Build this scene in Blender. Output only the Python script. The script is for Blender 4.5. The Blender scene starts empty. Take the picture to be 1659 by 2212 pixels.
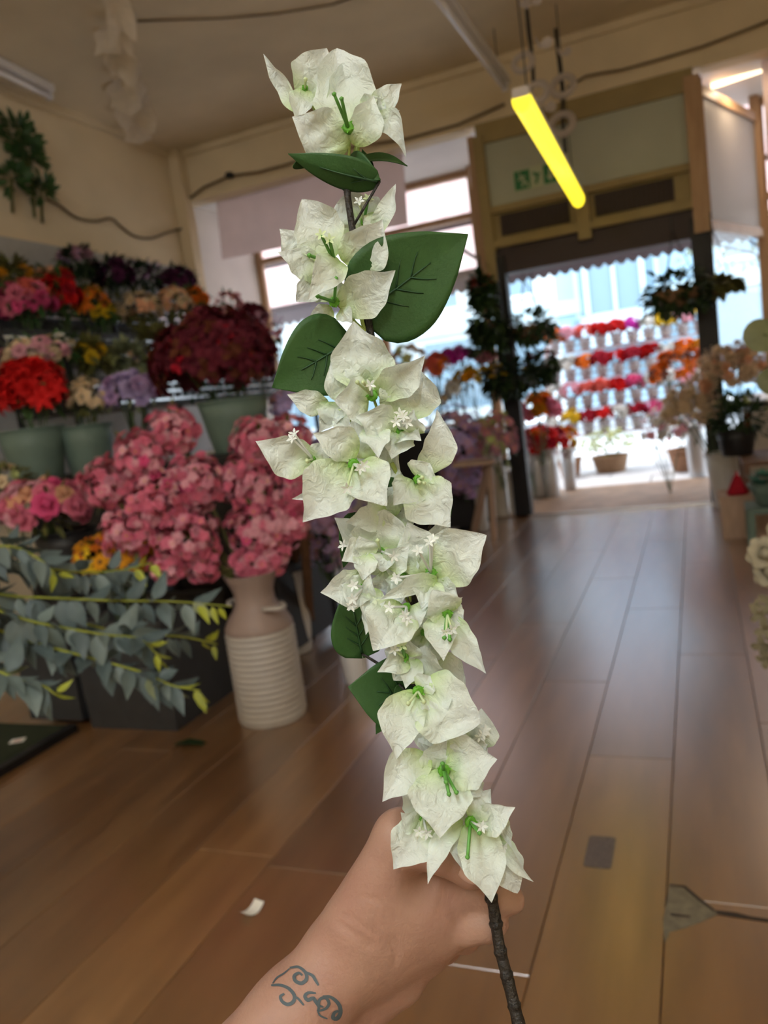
import bpy, math, random
import numpy as np
from mathutils import Vector, Matrix
from mathutils.bvhtree import BVHTree

# ------------------------------------------------------------------ camera
F_PX, CX, CY, EYE = 1700.0, 829.5, 1106.0, 1.15
CAM = np.array([0.0, 0.0, EYE])
_v1 = np.array([1500 - CX, -(775 - CY), -F_PX]); _v2 = np.array([-3460 - CX, -(1450 - CY), -F_PX])
_y = _v1 / np.linalg.norm(_v1); _x = -_v2 / np.linalg.norm(_v2)
_x = _x - _y * (_x @ _y); _x /= np.linalg.norm(_x); _z = np.cross(_x, _y)
ROT = np.array([_x, _y, _z])                      # camera axes -> room axes
sc = bpy.context.scene
COL = sc.collection
cd = bpy.data.cameras.new('camera'); cam = bpy.data.objects.new('camera', cd); COL.objects.link(cam)
cd.sensor_fit = 'VERTICAL'; cd.sensor_height = 36.0; cd.lens = F_PX / 2212 * 36.0
cd.clip_start = 0.02; cd.clip_end = 200
m4 = Matrix([list(ROT[i]) + [CAM[i]] for i in range(3)] + [[0, 0, 0, 1]])
cam.matrix_world = m4
cd.dof.use_dof = True; cd.dof.focus_distance = 0.42; cd.dof.aperture_fstop = 9.5
sc.camera = cam
# ------------------------------------------------------------------ sky, sun, exposure
w = bpy.data.worlds.new('sky'); sc.world = w; w.use_nodes = True
bg = w.node_tree.nodes['Background']; bg.inputs[0].default_value = (0.80, 0.91, 1.0, 1); bg.inputs[1].default_value = 3.8
sd = bpy.data.lights.new('sun', 'SUN'); sun = bpy.data.objects.new('sun', sd); COL.objects.link(sun)
sd.energy = 2.0; sd.angle = 0.02; sd.color = (1, 0.96, 0.9)
sun.rotation_euler = (math.radians(38), 0, math.radians(-150))
vs = sc.view_settings
vs.view_transform = 'Standard'; vs.look = 'None'; vs.exposure = 0.3; vs.gamma = 1.0; vs.use_curve_mapping = False
sc.cycles.use_denoising = True
sc.cycles.max_bounces = 6; sc.cycles.use_adaptive_sampling = True; sc.cycles.adaptive_threshold = 0.04; sc.cycles.diffuse_bounces = 3; sc.cycles.glossy_bounces = 3; sc.cycles.transparent_max_bounces = 10
sc.cycles.sample_clamp_indirect = 6.0
rnd = random.Random(7)
nrng = np.random.RandomState(5)

# ------------------------------------------------------------------ picture helpers: a pixel to a point in the room
def ray(px, py): return ROT @ np.array([px - CX, -(py - CY), -F_PX])
def D(px, py, d): return CAM + ray(px, py) * d / F_PX            # at a depth from the camera
def FL(px, py, z=0.0):
    r = ray(px, py); return CAM + r * (z - EYE) / r[2]           # on a level
def PY(px, py, Y):
    r = ray(px, py); return CAM + r * Y / r[1]                   # on the plane y = Y
def PX(px, py, X):
    r = ray(px, py); return CAM + r * X / r[0]

# ------------------------------------------------------------------ materials
def mat(name, col, rough=0.6, spec=0.4, metal=0.0, noise=0.0, nscale=20.0, bump=0.0, bscale=60.0, emit=None, estr=0.0,
        col2=None, trans=0.0, coords='Object', stretch=None, alpha=None, transm=0.0, sheen=0.0, coat=0.0):
    m = bpy.data.materials.new(name); m.use_nodes = True
    nt = m.node_tree; N = nt.nodes; L = nt.links
    b = N['Principled BSDF']
    c = tuple(col) + (1,)
    b.inputs['Base Color'].default_value = c; b.inputs['Roughness'].default_value = rough
    b.inputs['Specular IOR Level'].default_value = spec; b.inputs['Metallic'].default_value = metal
    b.inputs['Transmission Weight'].default_value = transm
    b.inputs['Sheen Weight'].default_value = sheen; b.inputs['Coat Weight'].default_value = coat
    if emit: b.inputs['Emission Color'].default_value = tuple(emit) + (1,); b.inputs['Emission Strength'].default_value = estr
    tc = N.new('ShaderNodeTexCoord'); src = tc.outputs[coords]
    if stretch:
        mp = N.new('ShaderNodeMapping'); mp.inputs['Scale'].default_value = stretch; L.new(src, mp.inputs[0]); src = mp.outputs[0]
    if noise > 0 or col2:
        t = N.new('ShaderNodeTexNoise'); t.inputs['Scale'].default_value = nscale; t.inputs['Detail'].default_value = 4
        L.new(src, t.inputs['Vector'])
        r = N.new('ShaderNodeValToRGB'); L.new(t.outputs['Fac'], r.inputs[0])
        r.color_ramp.elements[0].position = 0.3; r.color_ramp.elements[1].position = 0.7
        a = col2 if col2 else tuple(x * (1 - noise) for x in col)
        bb = col if col2 else tuple(min(1, x * (1 + noise)) for x in col)
        r.color_ramp.elements[0].color = tuple(a) + (1,); r.color_ramp.elements[1].color = tuple(bb) + (1,)
        L.new(r.outputs[0], b.inputs['Base Color']); csrc = r.outputs[0]
    else: csrc = None
    if bump > 0:
        t2 = N.new('ShaderNodeTexNoise'); t2.inputs['Scale'].default_value = bscale; t2.inputs['Detail'].default_value = 5
        L.new(src, t2.inputs['Vector'])
        bp = N.new('ShaderNodeBump'); bp.inputs['Strength'].default_value = bump; bp.inputs['Distance'].default_value = 0.01
        L.new(t2.outputs['Fac'], bp.inputs['Height']); L.new(bp.outputs[0], b.inputs['Normal'])
    if trans > 0:
        tr = N.new('ShaderNodeBsdfTranslucent'); tr.inputs[0].default_value = c
        if csrc: L.new(csrc, tr.inputs[0])
        mx = N.new('ShaderNodeMixShader'); mx.inputs[0].default_value = trans
        L.new(b.outputs[0], mx.inputs[1]); L.new(tr.outputs[0], mx.inputs[2]); L.new(mx.outputs[0], N['Material Output'].inputs[0])
    return m

def random_tint(m, amount=0.25):
    """each object of this material gets a slightly different lightness"""
    nt = m.node_tree; N = nt.nodes; L = nt.links; b = N['Principled BSDF']
    oi = N.new('ShaderNodeObjectInfo'); mr = N.new('ShaderNodeMapRange')
    mr.inputs[3].default_value = 1 - amount; mr.inputs[4].default_value = 1 + amount
    L.new(oi.outputs['Random'], mr.inputs[0])
    mx = N.new('ShaderNodeVectorMath'); mx.operation = 'SCALE'; L.new(mr.outputs[0], mx.inputs['Scale'])
    s = b.inputs['Base Color']
    if s.is_linked: L.new(s.links[0].from_socket, mx.inputs[0])
    else: mx.inputs[0].default_value = s.default_value[:3]
    L.new(mx.outputs[0], s)
    return m

# ------------------------------------------------------------------ mesh helpers
class MB:
    def __init__(s): s.v = []; s.f = []; s.n = 0; s.mi = []
    def add(s, v, f, mi=0):
        v = np.asarray(v, float).reshape(-1, 3); s.v.append(v)
        s.f.extend([tuple(int(i) + s.n for i in q) for q in f]); s.mi.extend([mi] * len(f)); s.n += len(v); return s
    def box(s, lo, hi, mi=0):
        x0, y0, z0 = lo; x1, y1, z1 = hi
        v = [(x0,y0,z0),(x1,y0,z0),(x1,y1,z0),(x0,y1,z0),(x0,y0,z1),(x1,y0,z1),(x1,y1,z1),(x0,y1,z1)]
        return s.add(v, [(3,2,1,0),(4,5,6,7),(0,1,5,4),(1,2,6,5),(2,3,7,6),(3,0,4,7)], mi)
    def hexa(s, b, t, mi=0):                      # two quads, bottom and top
        return s.add(list(b) + list(t), [(3,2,1,0),(4,5,6,7),(0,1,5,4),(1,2,6,5),(2,3,7,6),(3,0,4,7)], mi)
    def bar(s, p, q, w, t=None, up=(0,0,1), mi=0):
        p = np.array(p, float); q = np.array(q, float); t = t or w
        a = q - p; a /= np.linalg.norm(a); u = np.array(up, float)
        if abs(a @ u) > 0.95: u = np.array([1.0, 0, 0])
        sd_ = np.cross(a, u); sd_ /= np.linalg.norm(sd_); u = np.cross(sd_, a)
        c = [(-1,-1),(1,-1),(1,1),(-1,1)]
        return s.hexa([p + sd_*i*w/2 + u*j*t/2 for i, j in c], [q + sd_*i*w/2 + u*j*t/2 for i, j in c], mi)
    def tube(s, pts, r, n=8, caps=True, mi=0):
        pts = np.asarray(pts, float); k = len(pts); r = np.broadcast_to(np.asarray(r, float), (k,))
        tan = np.gradient(pts, axis=0); tan /= np.linalg.norm(tan, axis=1)[:, None] + 1e-12
        u = np.cross(tan[0], (0, 0, 1.0))
        if np.linalg.norm(u) < 0.1: u = np.cross(tan[0], (1.0, 0, 0))
        V = []
        for i in range(k):
            u = u - tan[i] * (u @ tan[i]); u /= np.linalg.norm(u) + 1e-12; w_ = np.cross(tan[i], u)
            for j in range(n):
                a = 2 * math.pi * j / n; V.append(pts[i] + r[i] * (u * math.cos(a) + w_ * math.sin(a)))
        Fq = [(i*n+j, i*n+(j+1) % n, (i+1)*n+(j+1) % n, (i+1)*n+j) for i in range(k-1) for j in range(n)]
        if caps: Fq += [tuple(range(n-1, -1, -1)), tuple((k-1)*n + j for j in range(n))]
        return s.add(V, Fq, mi)
    def lathe(s, prof, n=24, c=(0,0,0), mi=0):
        V = [(c[0] + r*math.cos(2*math.pi*j/n), c[1] + r*math.sin(2*math.pi*j/n), c[2] + z) for r, z in prof for j in range(n)]
        k = len(prof)
        return s.add(V, [(i*n+j, i*n+(j+1) % n, (i+1)*n+(j+1) % n, (i+1)*n+j) for i in range(k-1) for j in range(n)], mi)
    def grid(s, P, mi=0, closed=False):           # P: (nu, nv, 3)
        P = np.asarray(P); a, b = P.shape[:2]
        return s.add(P.reshape(-1, 3), [(i*b+j, i*b+j+1, (i+1)*b+j+1, (i+1)*b+j) for i in range(a-1) for j in range(b-1)], mi)
    def mesh(s, name, mats, smooth=True):
        me = bpy.data.meshes.new(name)
        V = np.concatenate(s.v) if s.v else np.zeros((0, 3))
        me.from_pydata(V.tolist(), [], s.f)
        for m in (mats if isinstance(mats, (list, tuple)) else [mats]): me.materials.append(m)
        if any(s.mi): me.polygons.foreach_set('material_index', s.mi)
        if smooth: me.polygons.foreach_set('use_smooth', [True] * len(me.polygons))
        me.update(); return me
    def build(s, name, mats, parent=None, smooth=False):
        return obj(name, s.mesh(name, mats, smooth), parent)

def obj(name, me, parent=None, loc=None):
    o = bpy.data.objects.new(name, me); COL.objects.link(o)
    if parent is not None: o.parent = parent
    if loc is not None: o.location = loc
    return o
def empty(name, loc=(0, 0, 0)):
    o = bpy.data.objects.new(name, None); COL.objects.link(o); o.location = tuple(loc); o.empty_display_size = 0.05; return o
def tag(o, label=None, cat=None, group=None, kind=None):
    if label: o['label'] = label
    if cat: o['category'] = cat
    if group: o['group'] = group
    if kind: o['kind'] = kind
    return o
def struct(o, label=None): o['kind'] = 'structure'; return tag(o, label)
def rel(pts, root): return np.asarray(pts, float) - np.array(root.location)
def bez(p0, p1, p2, n=8):
    t = np.linspace(0, 1, n)[:, None]; p0, p1, p2 = map(np.asarray, (p0, p1, p2))
    return (1-t)**2 * p0 + 2*t*(1-t) * p1 + t*t * p2
def spline(pts, n=6):
    """Catmull-Rom through the points"""
    P = np.asarray(pts, float); Q = np.vstack([2*P[0]-P[1], P, 2*P[-1]-P[-2]]); out = []
    for i in range(1, len(Q)-2):
        for t in np.linspace(0, 1, n, endpoint=False):
            out.append(0.5*((2*Q[i]) + (-Q[i-1]+Q[i+1])*t + (2*Q[i-1]-5*Q[i]+4*Q[i+1]-Q[i+2])*t*t + (-Q[i-1]+3*Q[i]-3*Q[i+1]+Q[i+2])*t**3))
    out.append(P[-1]); return np.array(out)
def unit(v): v = np.asarray(v, float); return v / (np.linalg.norm(v) + 1e-12)
# ================================================================== THE SHOP
XL, XR, YF, YB, ZC, ZB = -4.42, 1.9, 6.72, -3.2, 3.72, 3.26
M = {}
def woodmat(name, c1, c2, rough=0.3, coat=0.3):
    m = mat(name, c1, rough, 0.5, col2=c2, nscale=2.6, stretch=(5, 0.7, 5), bump=0.012, bscale=6, coat=coat)
    return m
PLANKS = [random_tint(woodmat('plank_wood_%d' % i, a, b, 0.26), 0.16) for i, (a, b) in enumerate([
    ((0.255, 0.120, 0.040), (0.145, 0.062, 0.018)), ((0.215, 0.104, 0.040), (0.135, 0.060, 0.020)), ((0.28, 0.140, 0.052), (0.165, 0.076, 0.026))])]
for m in PLANKS: m.node_tree.nodes['Principled BSDF'].inputs['Coat Roughness'].default_value = 0.3; m.node_tree.nodes['Principled BSDF'].inputs['Coat IOR'].default_value = 2.2; m.node_tree.nodes['Principled BSDF'].inputs['Coat Weight'].default_value = 1.0
M['sub'] = mat('dark_subfloor', (0.035, 0.022, 0.014), 0.8)
M['ceil'] = mat('old_cream_ceiling_paint', (0.78, 0.645, 0.45), 0.8, 0.2, noise=0.09, nscale=1.6, bump=0.05, bscale=9)
M['wall'] = mat('warm_cream_wall_paint', (0.74, 0.60, 0.41), 0.8, 0.2, noise=0.06, nscale=2.0)
M['white'] = mat('white_gloss_paint', (0.72, 0.66, 0.60), 0.5, noise=0.05, nscale=3)
M['timber'] = mat('pale_varnished_timber', (0.52, 0.33, 0.19), 0.45, col2=(0.42, 0.25, 0.13), nscale=4, stretch=(8, 8, 1))
M['timber_d'] = mat('olive_brown_timber', (0.33, 0.245, 0.10), 0.5, noise=0.12, nscale=4)
M['black'] = mat('black_paint', (0.012, 0.011, 0.012), 0.5)
M['header'] = mat('dark_plum_brown_paint', (0.055, 0.038, 0.042), 0.6)
M['frost'] = mat('painted_over_pale_glass', (0.45, 0.46, 0.37), 0.45, noise=0.05, nscale=2)
M['frost2'] = mat('frosted_milky_glass', (0.58, 0.55, 0.52), 0.5, trans=0.35)
M['vent'] = mat('dark_brown_vent', (0.055, 0.036, 0.025), 0.7)
M['grey'] = mat('light_grey_backboard', (0.42, 0.41, 0.40), 0.7, noise=0.05)
M['chrome'] = mat('dull_chrome', (0.6, 0.6, 0.62), 0.25, metal=1.0)
M['darkmetal'] = mat('dark_wire', (0.03, 0.03, 0.032), 0.45, metal=0.6)

# floor: boards laid as single planks on a dark base
fl_ = struct(MB().box((XL - 0.1, YB - 0.1, -0.08), (XR + 0.1, YF, -0.012)).build('floor', M['sub']))
PW, PLN = 0.246, 1.545
pm = []
for k, m in enumerate(PLANKS):
    b = MB(); g = 0.0012; bv = 0.0012
    top = [(g + bv, g + bv, 0), (PW - g - bv, g + bv, 0), (PW - g - bv, PLN - g - bv, 0), (g + bv, PLN - g - bv, 0)]
    mid = [(g, g, -bv), (PW - g, g, -bv), (PW - g, PLN - g, -bv), (g, PLN - g, -bv)]
    bot = [(x, y, -0.012) for x, y, z in mid]
    b.add(top + mid + bot, [(0,1,2,3)] + [(4+i, 4+(i+1) % 4, (i+1) % 4, i) for i in range(4)] + [(8+i, 8+(i+1) % 4, 4+(i+1) % 4, 4+i) for i in range(4)])
    pm.append(b.mesh('plank', m, False))
x0p = -0.142 - PW * 12
ends = {11: 2.30 - PLN, 12: FL(1540, 1414)[1] - 2 * PLN, 10: FL(1240, 1472)[1] - PLN, 13: FL(1600, 1275)[1] - 2 * PLN, 9: 0.55, 8: FL(660, 1880)[1] - PLN}
ALLPL = []
for c in range(-7, 22):
    xx = x0p + c * PW
    if xx + PW < XL or xx > XR: continue
    y0 = ends.get(c, rnd.uniform(0, PLN)); y = y0 - PLN * 4
    while y < YF:
        lo, hi = max(y, YB), min(y + PLN, YF - 0.02)
        if hi - lo > 0.05:
            o = obj('plank', rnd.choice(pm), fl_, (xx, lo, 0)); o.scale.y = (hi - lo) / PLN; ALLPL.append((o, xx, lo, hi))
        y += PLN

struct(MB().box((XL - 0.1, YB - 0.1, ZC), (XR + 0.1, YF + 0.12, ZC + 0.1)).build('ceiling', M['ceil']))
# left wall with picture-rail, grey upper backboard
struct(MB().box((XL - 0.12, YB - 0.1, 0), (XL, YF + 1.4, ZC)).build('wall_left', M['wall']))
struct(MB().box((XL, YB, ZC - 0.05), (XL + 0.035, YF, ZC)).build('trim_1', M['ceil']))
struct(MB().box((XR, YB - 0.1, 0), (XR + 0.1, YF + 1.4, ZC)).build('wall_right', M['wall']))
struct(MB().box((XL, YB - 0.1, 0), (XR, YB, ZC)).build('wall_back', M['wall']))
# front: bulkhead above the shop windows
b = MB().box((XL, YF, ZB), (XR, YF + 0.14, ZC))
b.box((XL, YF - 0.03, 3.24), (-1.60, YF + 0.14, 3.275)).box((0.2, YF - 0.03, 3.24), (XR, YF + 0.14, 3.275))
struct(b.build('wall_front', M['ceil']))
struct(MB().box((XL, YF - 0.035, ZC - 0.06), (XR, YF, ZC)).build('trim_2', M['ceil']))
b = MB(); b.bar((XL + 0.06, YF - 0.06, ZB - 1.4), (XL + 0.06, YF - 0.06, ZC), 0.12, 0.12)
struct(b.build('trim_3', M['wall']))
# window bays left and right: ceiling, sill platform, end wall
YS = 7.95                                         # street line
struct(MB().box((XL, YF + 0.14, 3.26), (XR, YS + 0.1, 3.34)).build('ceiling_bay', M['white']))
struct(MB().box((XL, YF, 0.0), (-1.62, YF + 0.06, 0.75)).box((XL, YF, 0.72), (-1.62, YS, 0.77)).build('wall_window_bay', M['white']))
struct(MB().box((0.32, YF, 0.0), (XR, YF + 0.06, 0.75)).box((0.32, YF, 0.72), (XR, YS, 0.77)).build('wall_window_bay_right', M['white']))
struct(MB().box((XL, YF + 0.05, 0.77), (XL + 0.03, YS, 3.26)).build('wall_bay_end', M['white']))
# shop windows: frames with glass to the street
M['glass'] = mat('thin_window_glass', (1, 1, 1), 0.0)
def glassmat(m, a=0.07):
    nt = m.node_tree; N = nt.nodes
    t = N.new('ShaderNodeBsdfTransparent'); g = N.new('ShaderNodeBsdfGlossy'); g.inputs['Roughness'].default_value = 0.02
    mx = N.new('ShaderNodeMixShader'); mx.inputs[0].default_value = a
    nt.links.new(t.outputs[0], mx.inputs[1]); nt.links.new(g.outputs[0], mx.inputs[2]); nt.links.new(mx.outputs[0], N['Material Output'].inputs[0])
    return m
glassmat(M['glass'])
def window(name, x0, x1, z0, z1, Y, mullions, rails=()):
    b = MB(); t = 0.06
    for x in [x0 + t/2, x1 - t/2] + list(mullions): b.bar((x, Y, z0), (x, Y, z1), t, 0.08)
    for z in [z0 + t/2, z1 - t/2] + list(rails): b.bar((x0, Y, z), (x1, Y, z), 0.08, t)
    w_ = struct(b.build(name, M['timber']))
    xs = sorted([x0, x1] + list(mullions)); 
    for a, c in zip(xs[:-1], xs[1:]):
        MB().box((a, Y + 0.005, z0), (c, Y + 0.011, z1)).build('pane', M['glass'], w_)
    return w_
window('window_1', XL + 0.03, -1.86, 0.77, 3.26, YS, [-3.0], [2.83])
window('window_2', 0.62, XR, 0.77, 3.26, YS, [], [2.45])
# doorway: posts, header, vents, painted transom
XD0, XD1 = -1.52, 0.14
b = MB().box((XD0, YF, 2.62), (XD1, YF + 0.03, 3.10))
tr = struct(MB().box((XD0 + 0.05, YF + 0.01, 2.60), (XD1 - 0.06, YF + 0.03, 3.10)).build('wall_transom', M['frost']))
b = MB().box((XD0 - 0.024, YF - 0.045, 2.0), (XD0 + 0.06, YF + 0.085, 3.16)).build('frame_post', M['timber_d'], tr)
MB().box((XD1 - 0.07, YF - 0.045, 2.08), (XD1 + 0.044, YF + 0.085, 3.2)).build('frame_post', M['timber'], tr)
MB().box((XD0, YF - 0.02, 3.10), (XD1, YF + 0.08, 3.26)).build('frame_rail', M['timber_d'], tr)
MB().box((XD0, YF - 0.03, 2.545), (XD1, YF + 0.07, 2.60)).build('frame_rail', M['timber_d'], tr)
MB().box((XD0, YF - 0.03, 2.27), (XD1, YF + 0.07, 2.33)).build('frame_rail', M['timber_d'], tr)
MB().box((-0.78, YF - 0.055, 2.20), (-0.68, YF + 0.05, 2.60)).build('frame_bracket', M['timber_d'], tr)
MB().box((XD0, YF + 0.03, 2.33), (XD1, YF + 0.06, 2.56)).build('frame_board', M['timber_d'], tr)
def vent(name, x0, x1, z0, z1, label):
    r = empty(name, ((x0 + x1)/2, YF + 0.02, z0)); tag(r, label, 'vent', 'grilles above the door')
    V = lambda b: b
    MB().box((x0 - r.location.x, 0.0, 0), (x1 - r.location.x, 0.008, z1 - z0)).build('backing', M['vent'], r)
    n = int((x1 - x0) / 0.035)
    sm = MB().box((-0.006, -0.012, 0.01), (0.006, 0.0, z1 - z0 - 0.01)).mesh('slat', M['header'], False)
    for i in range(n): obj('slat', sm, r, (x0 - r.location.x + (i + 0.5) * (x1 - x0) / n, 0, 0))
vent('vent_grille', -1.40, -0.84, 2.36, 2.53, 'dark vent grille under the exit sign above the doorway')
vent('vent_grille', -0.64, -0.05, 2.36, 2.53, 'dark vent grille above the doorway beyond the yellow tube lamp')
struct(MB().box((XD0, YF + 0.02, 2.06), (XD1 + 0.02, YF + 0.22, 2.27)).build('trim_4', M['header']))
b = MB().box((XD0 - 0.02, YF - 0.02, 0), (XD0 + 0.12, YF + 0.10, 2.2)); struct(b.build('trim_5', M['black']))
b = MB().box((XD1 - 0.10, YF - 0.02, 0), (XD1 + 0.05, YF + 0.10, 2.2)); struct(b.build('trim_6', M['black']))
# splayed lobby sides between door and street
def lobby(name, x0, x1, ztop, diag):
    y0, y1 = YF + 0.08, YS - 0.1
    r = struct(MB().bar((x1, y1, 0), (x1, y1, 3.26), 0.075, 0.075).build(name, M['timber']))
    d = unit((x1 - x0, y1 - y0, 0))
    p = lambda t, z: np.array([x0 + (x1 - x0) * t, y0 + (y1 - y0) * t, z])
    b = MB(); b.bar(p(0.0, ztop), p(1, ztop - 0.04), 0.05, 0.07).bar(p(0, 2.14), p(1, 2.14), 0.05, 0.07); b.build('frame_rail', M['timber'], r)
    b = MB(); b.bar(p(0.0, 2.0), p(0, 3.2), 0.06, 0.06); b.build('frame_post', M['timber'], r)
    b = MB(); nrm = np.array([d[1], -d[0], 0]) * 0.004
    b.hexa([p(0.02, 2.17) - nrm, p(0.98, 2.17) - nrm, p(0.98, 2.17) + nrm, p(0.02, 2.17) + nrm], [p(0.02, ztop - 0.02) - nrm, p(0.98, ztop - 0.05) - nrm, p(0.98, ztop - 0.05) + nrm, p(0.02, ztop - 0.02) + nrm])
    b.build('frosted_panel', M['frost2'], r)
    b = MB(); b.hexa([p(0.02, 0.4) - nrm, p(0.98, 0.4) - nrm, p(0.98, 0.4) + nrm, p(0.02, 0.4) + nrm], [p(0.02, 2.11) - nrm, p(0.98, 2.11) - nrm, p(0.98, 2.11) + nrm, p(0.02, 2.11) + nrm])
    b.build('pane', M['glass'], r)
    b = MB(); b.bar(p(0, 0.2), p(1, 0.2), 0.05, 0.4); b.build('kick_board', M['white'], r)
lobby('window_3', XD0 - 0.06, -1.86, 3.12, True)
lobby('window_4', XD1 + 0.03, 0.62, 3.12, False)
# lobby floor and the street
M['mat_brown'] = mat('worn_brown_board', (0.34, 0.22, 0.14), 0.55, noise=0.2, nscale=6)
M['pave'] = mat('pale_paving', (0.50, 0.50, 0.51), 0.8, noise=0.08, nscale=4)
M['road'] = mat('grey_asphalt', (0.30, 0.31, 0.33), 0.9, noise=0.1)
struct(MB().box((XL, YF - 0.02, -0.06), (XR, YS + 0.2, 0.012)).build('floor_lobby', M['mat_brown']))
struct(MB().box((XD0 + 0.1, YF - 0.05, 0.0), (XD1 - 0.08, YF - 0.015, 0.016)).build('trim_7', M['chrome']))
pv = struct(MB().box((-14, YS + 0.2, -0.1), (12, 14.0, -0.015)).build('floor_pavement', M['sub']))
slab = MB().box((0.006, 0.006, -0.015), (0.894, 0.594, 0.0)).mesh('slab', random_tint(M['pave'], 0.08), False)
for j in range(10):
    for i in range(-6, 6): obj('slab', slab, pv, (i * 0.9 + (0.45 if j % 2 else 0) - 0.5, YS + 0.2 + j * 0.6, 0.0))
struct(MB().box((-40, 14.0, -0.2), (40, 24.0, -0.1)).build('floor_road', M['road']))
# ================================================================== FLOWER KIT
def colmat(name, c, trans=0.25, rough=0.7, tint=0.22, noise=0.12, spec=0.2):
    return random_tint(mat(name, c, rough, spec, noise=noise, nscale=35, trans=trans), tint)
FM = {}
for n, c in dict(pink=(0.72, 0.185, 0.285), palepink=(0.80, 0.40, 0.48), hotpink=(0.70, 0.09, 0.24), red=(0.62, 0.012, 0.012), crimson=(0.42, 0.012, 0.03),
                 orange=(0.80, 0.20, 0.02), yellow=(0.80, 0.55, 0.03), amber=(0.75, 0.33, 0.015), cream=(0.74, 0.58, 0.38), burgundy=(0.15, 0.018, 0.034), rust=(0.15, 0.04, 0.02),
                 lilac=(0.58, 0.38, 0.64), lavender=(0.55, 0.44, 0.72), darkpurple=(0.10, 0.02, 0.07), magenta=(0.62, 0.04, 0.42), white=(0.80, 0.78, 0.74), mauve=(0.46, 0.24, 0.32),
                 palegreen=(0.52, 0.58, 0.24), peach=(0.78, 0.42, 0.26), tan=(0.76, 0.58, 0.41), stone=(0.40, 0.36, 0.26), stonedark=(0.24, 0.21, 0.13), coral=(0.80, 0.16, 0.12), dustypink=(0.66, 0.27, 0.36)).items():
    FM[n] = colmat('silk_' + n, c)
LM = {n: colmat('leaf_' + n, c, trans=0.15, rough=0.5, spec=0.35) for n, c in dict(green=(0.05, 0.11, 0.03), dark=(0.016, 0.035, 0.014), olive=(0.12, 0.12, 0.035),
      grey=(0.14, 0.18, 0.17), bluegrey=(0.085, 0.118, 0.12), lime=(0.30, 0.33, 0.035), teal=(0.10, 0.26, 0.20), sage=(0.21, 0.24, 0.13), moss=(0.145, 0.155, 0.07), ivy=(0.03, 0.06, 0.02)).items()}
FM['eye'] = mat('flower_eye_brown', (0.16, 0.07, 0.02), 0.8)
FM['eye_y'] = mat('flower_eye_yellow', (0.7, 0.45, 0.05), 0.8)
STEM = mat('flower_stem_green', (0.06, 0.10, 0.03), 0.6)

def petal_ring(b, n, r, elev, width, curl=0.3, r0=0.08, twist=0.0, mi=0, pointed=0.5, z0=0.0, nu=4, nv=3):
    for k in range(n):
        a = 2 * math.pi * (k + twist) / n; ca, sa = math.cos(a), math.sin(a)
        P = np.zeros((nu, nv, 3))
        for i in range(nu):
            u = i / (nu - 1); e = elev + curl * (u - 0.4)
            rad = r0 + r * u * math.cos(e); z = z0 + r * u * math.sin(e)
            w_ = width * r * (math.sin(math.pi * min(1, (0.12 + 0.80 * u) ** (1.0 + 0.3 * pointed))) * (1 - 0.35 * pointed * u * u)) * 0.5
            for j in range(nv):
                v = -1 + 2 * j / (nv - 1)
                P[i, j] = (rad * ca - v * w_ * sa, rad * sa + v * w_ * ca, z + 0.25 * w_ * v * v)
        b.grid(P, mi)
    return b
def blob(b, r, n=6, z=0.0, mi=0, sq=1.0):
    prof = [(0.001, -r*sq), (0.8*r, -0.5*r*sq), (r, 0.1*r*sq), (0.7*r, 0.7*r*sq), (0.001, r*sq)]
    return b.lathe(prof, n, (0, 0, z), mi)
_bm = {}
def bloom(kind, col):
    key = (kind, col)
    if key in _bm: return _bm[key]
    b = MB(); ms = [FM[col], FM['eye_y']]
    if kind == 'blossom':
        petal_ring(b, 5, 0.9, 0.45, 0.95, -0.5, 0.05, 0); blob(b, 0.16, 5, 0.1, 1)
    elif kind == 'double':
        petal_ring(b, 5, 0.95, 0.25, 0.95, -0.3, 0.05); petal_ring(b, 5, 0.6, 0.8, 0.95, -0.2, 0.03, 0.5, z0=0.06)
    elif kind == 'rose':
        blob(b, 0.42, 7, 0.42); petal_ring(b, 4, 0.75, 1.15, 1.35, 0.5, 0.20, 0.3); petal_ring(b, 5, 0.95, 0.75, 1.2, -0.9, 0.18); petal_ring(b, 5, 1.0, 0.3, 1.2, -0.9, 0.15, 0.5)
    elif kind == 'carnation':
        for i, (n, r, e) in enumerate([(6, 0.95, 0.15), (6, 0.9, 0.6), (5, 0.8, 1.0), (3, 0.7, 1.35)]): petal_ring(b, n, r, e, 1.1, -0.4, 0.05, 0.37 * i)
    elif kind == 'daisy':
        ms = [FM[col], FM['eye']]; petal_ring(b, 11, 0.85, 0.12, 0.42, -0.2, 0.18); blob(b, 0.26, 8, 0.05, 1, 0.5)
    elif kind == 'lily':
        petal_ring(b, 6, 1.1, 0.6, 0.5, -0.9, 0.05, pointed=1.0)
    elif kind == 'leafy':
        petal_ring(b, 4, 1.0, 0.35, 0.8, -0.5, 0.03, 0.2, pointed=0.9); petal_ring(b, 2, 0.8, 0.9, 0.8, -0.5, 0.03, 0.6, pointed=0.9)
    elif kind == 'spike':
        for i in range(5): petal_ring(b, 4, 0.34 - 0.04*i, 0.5, 0.9, -0.4, 0.03, 0.3*i, z0=0.34*i - 0.6, nu=3)
    elif kind == 'puff':
        for i in range(3): petal_ring(b, 7, 0.8, -0.1 + 0.55*i, 0.35, -0.4, 0.05, 0.33*i, nu=3)
    b.n and None
    me = b.mesh('bloom', ms); _bm[key] = me; return me

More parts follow.
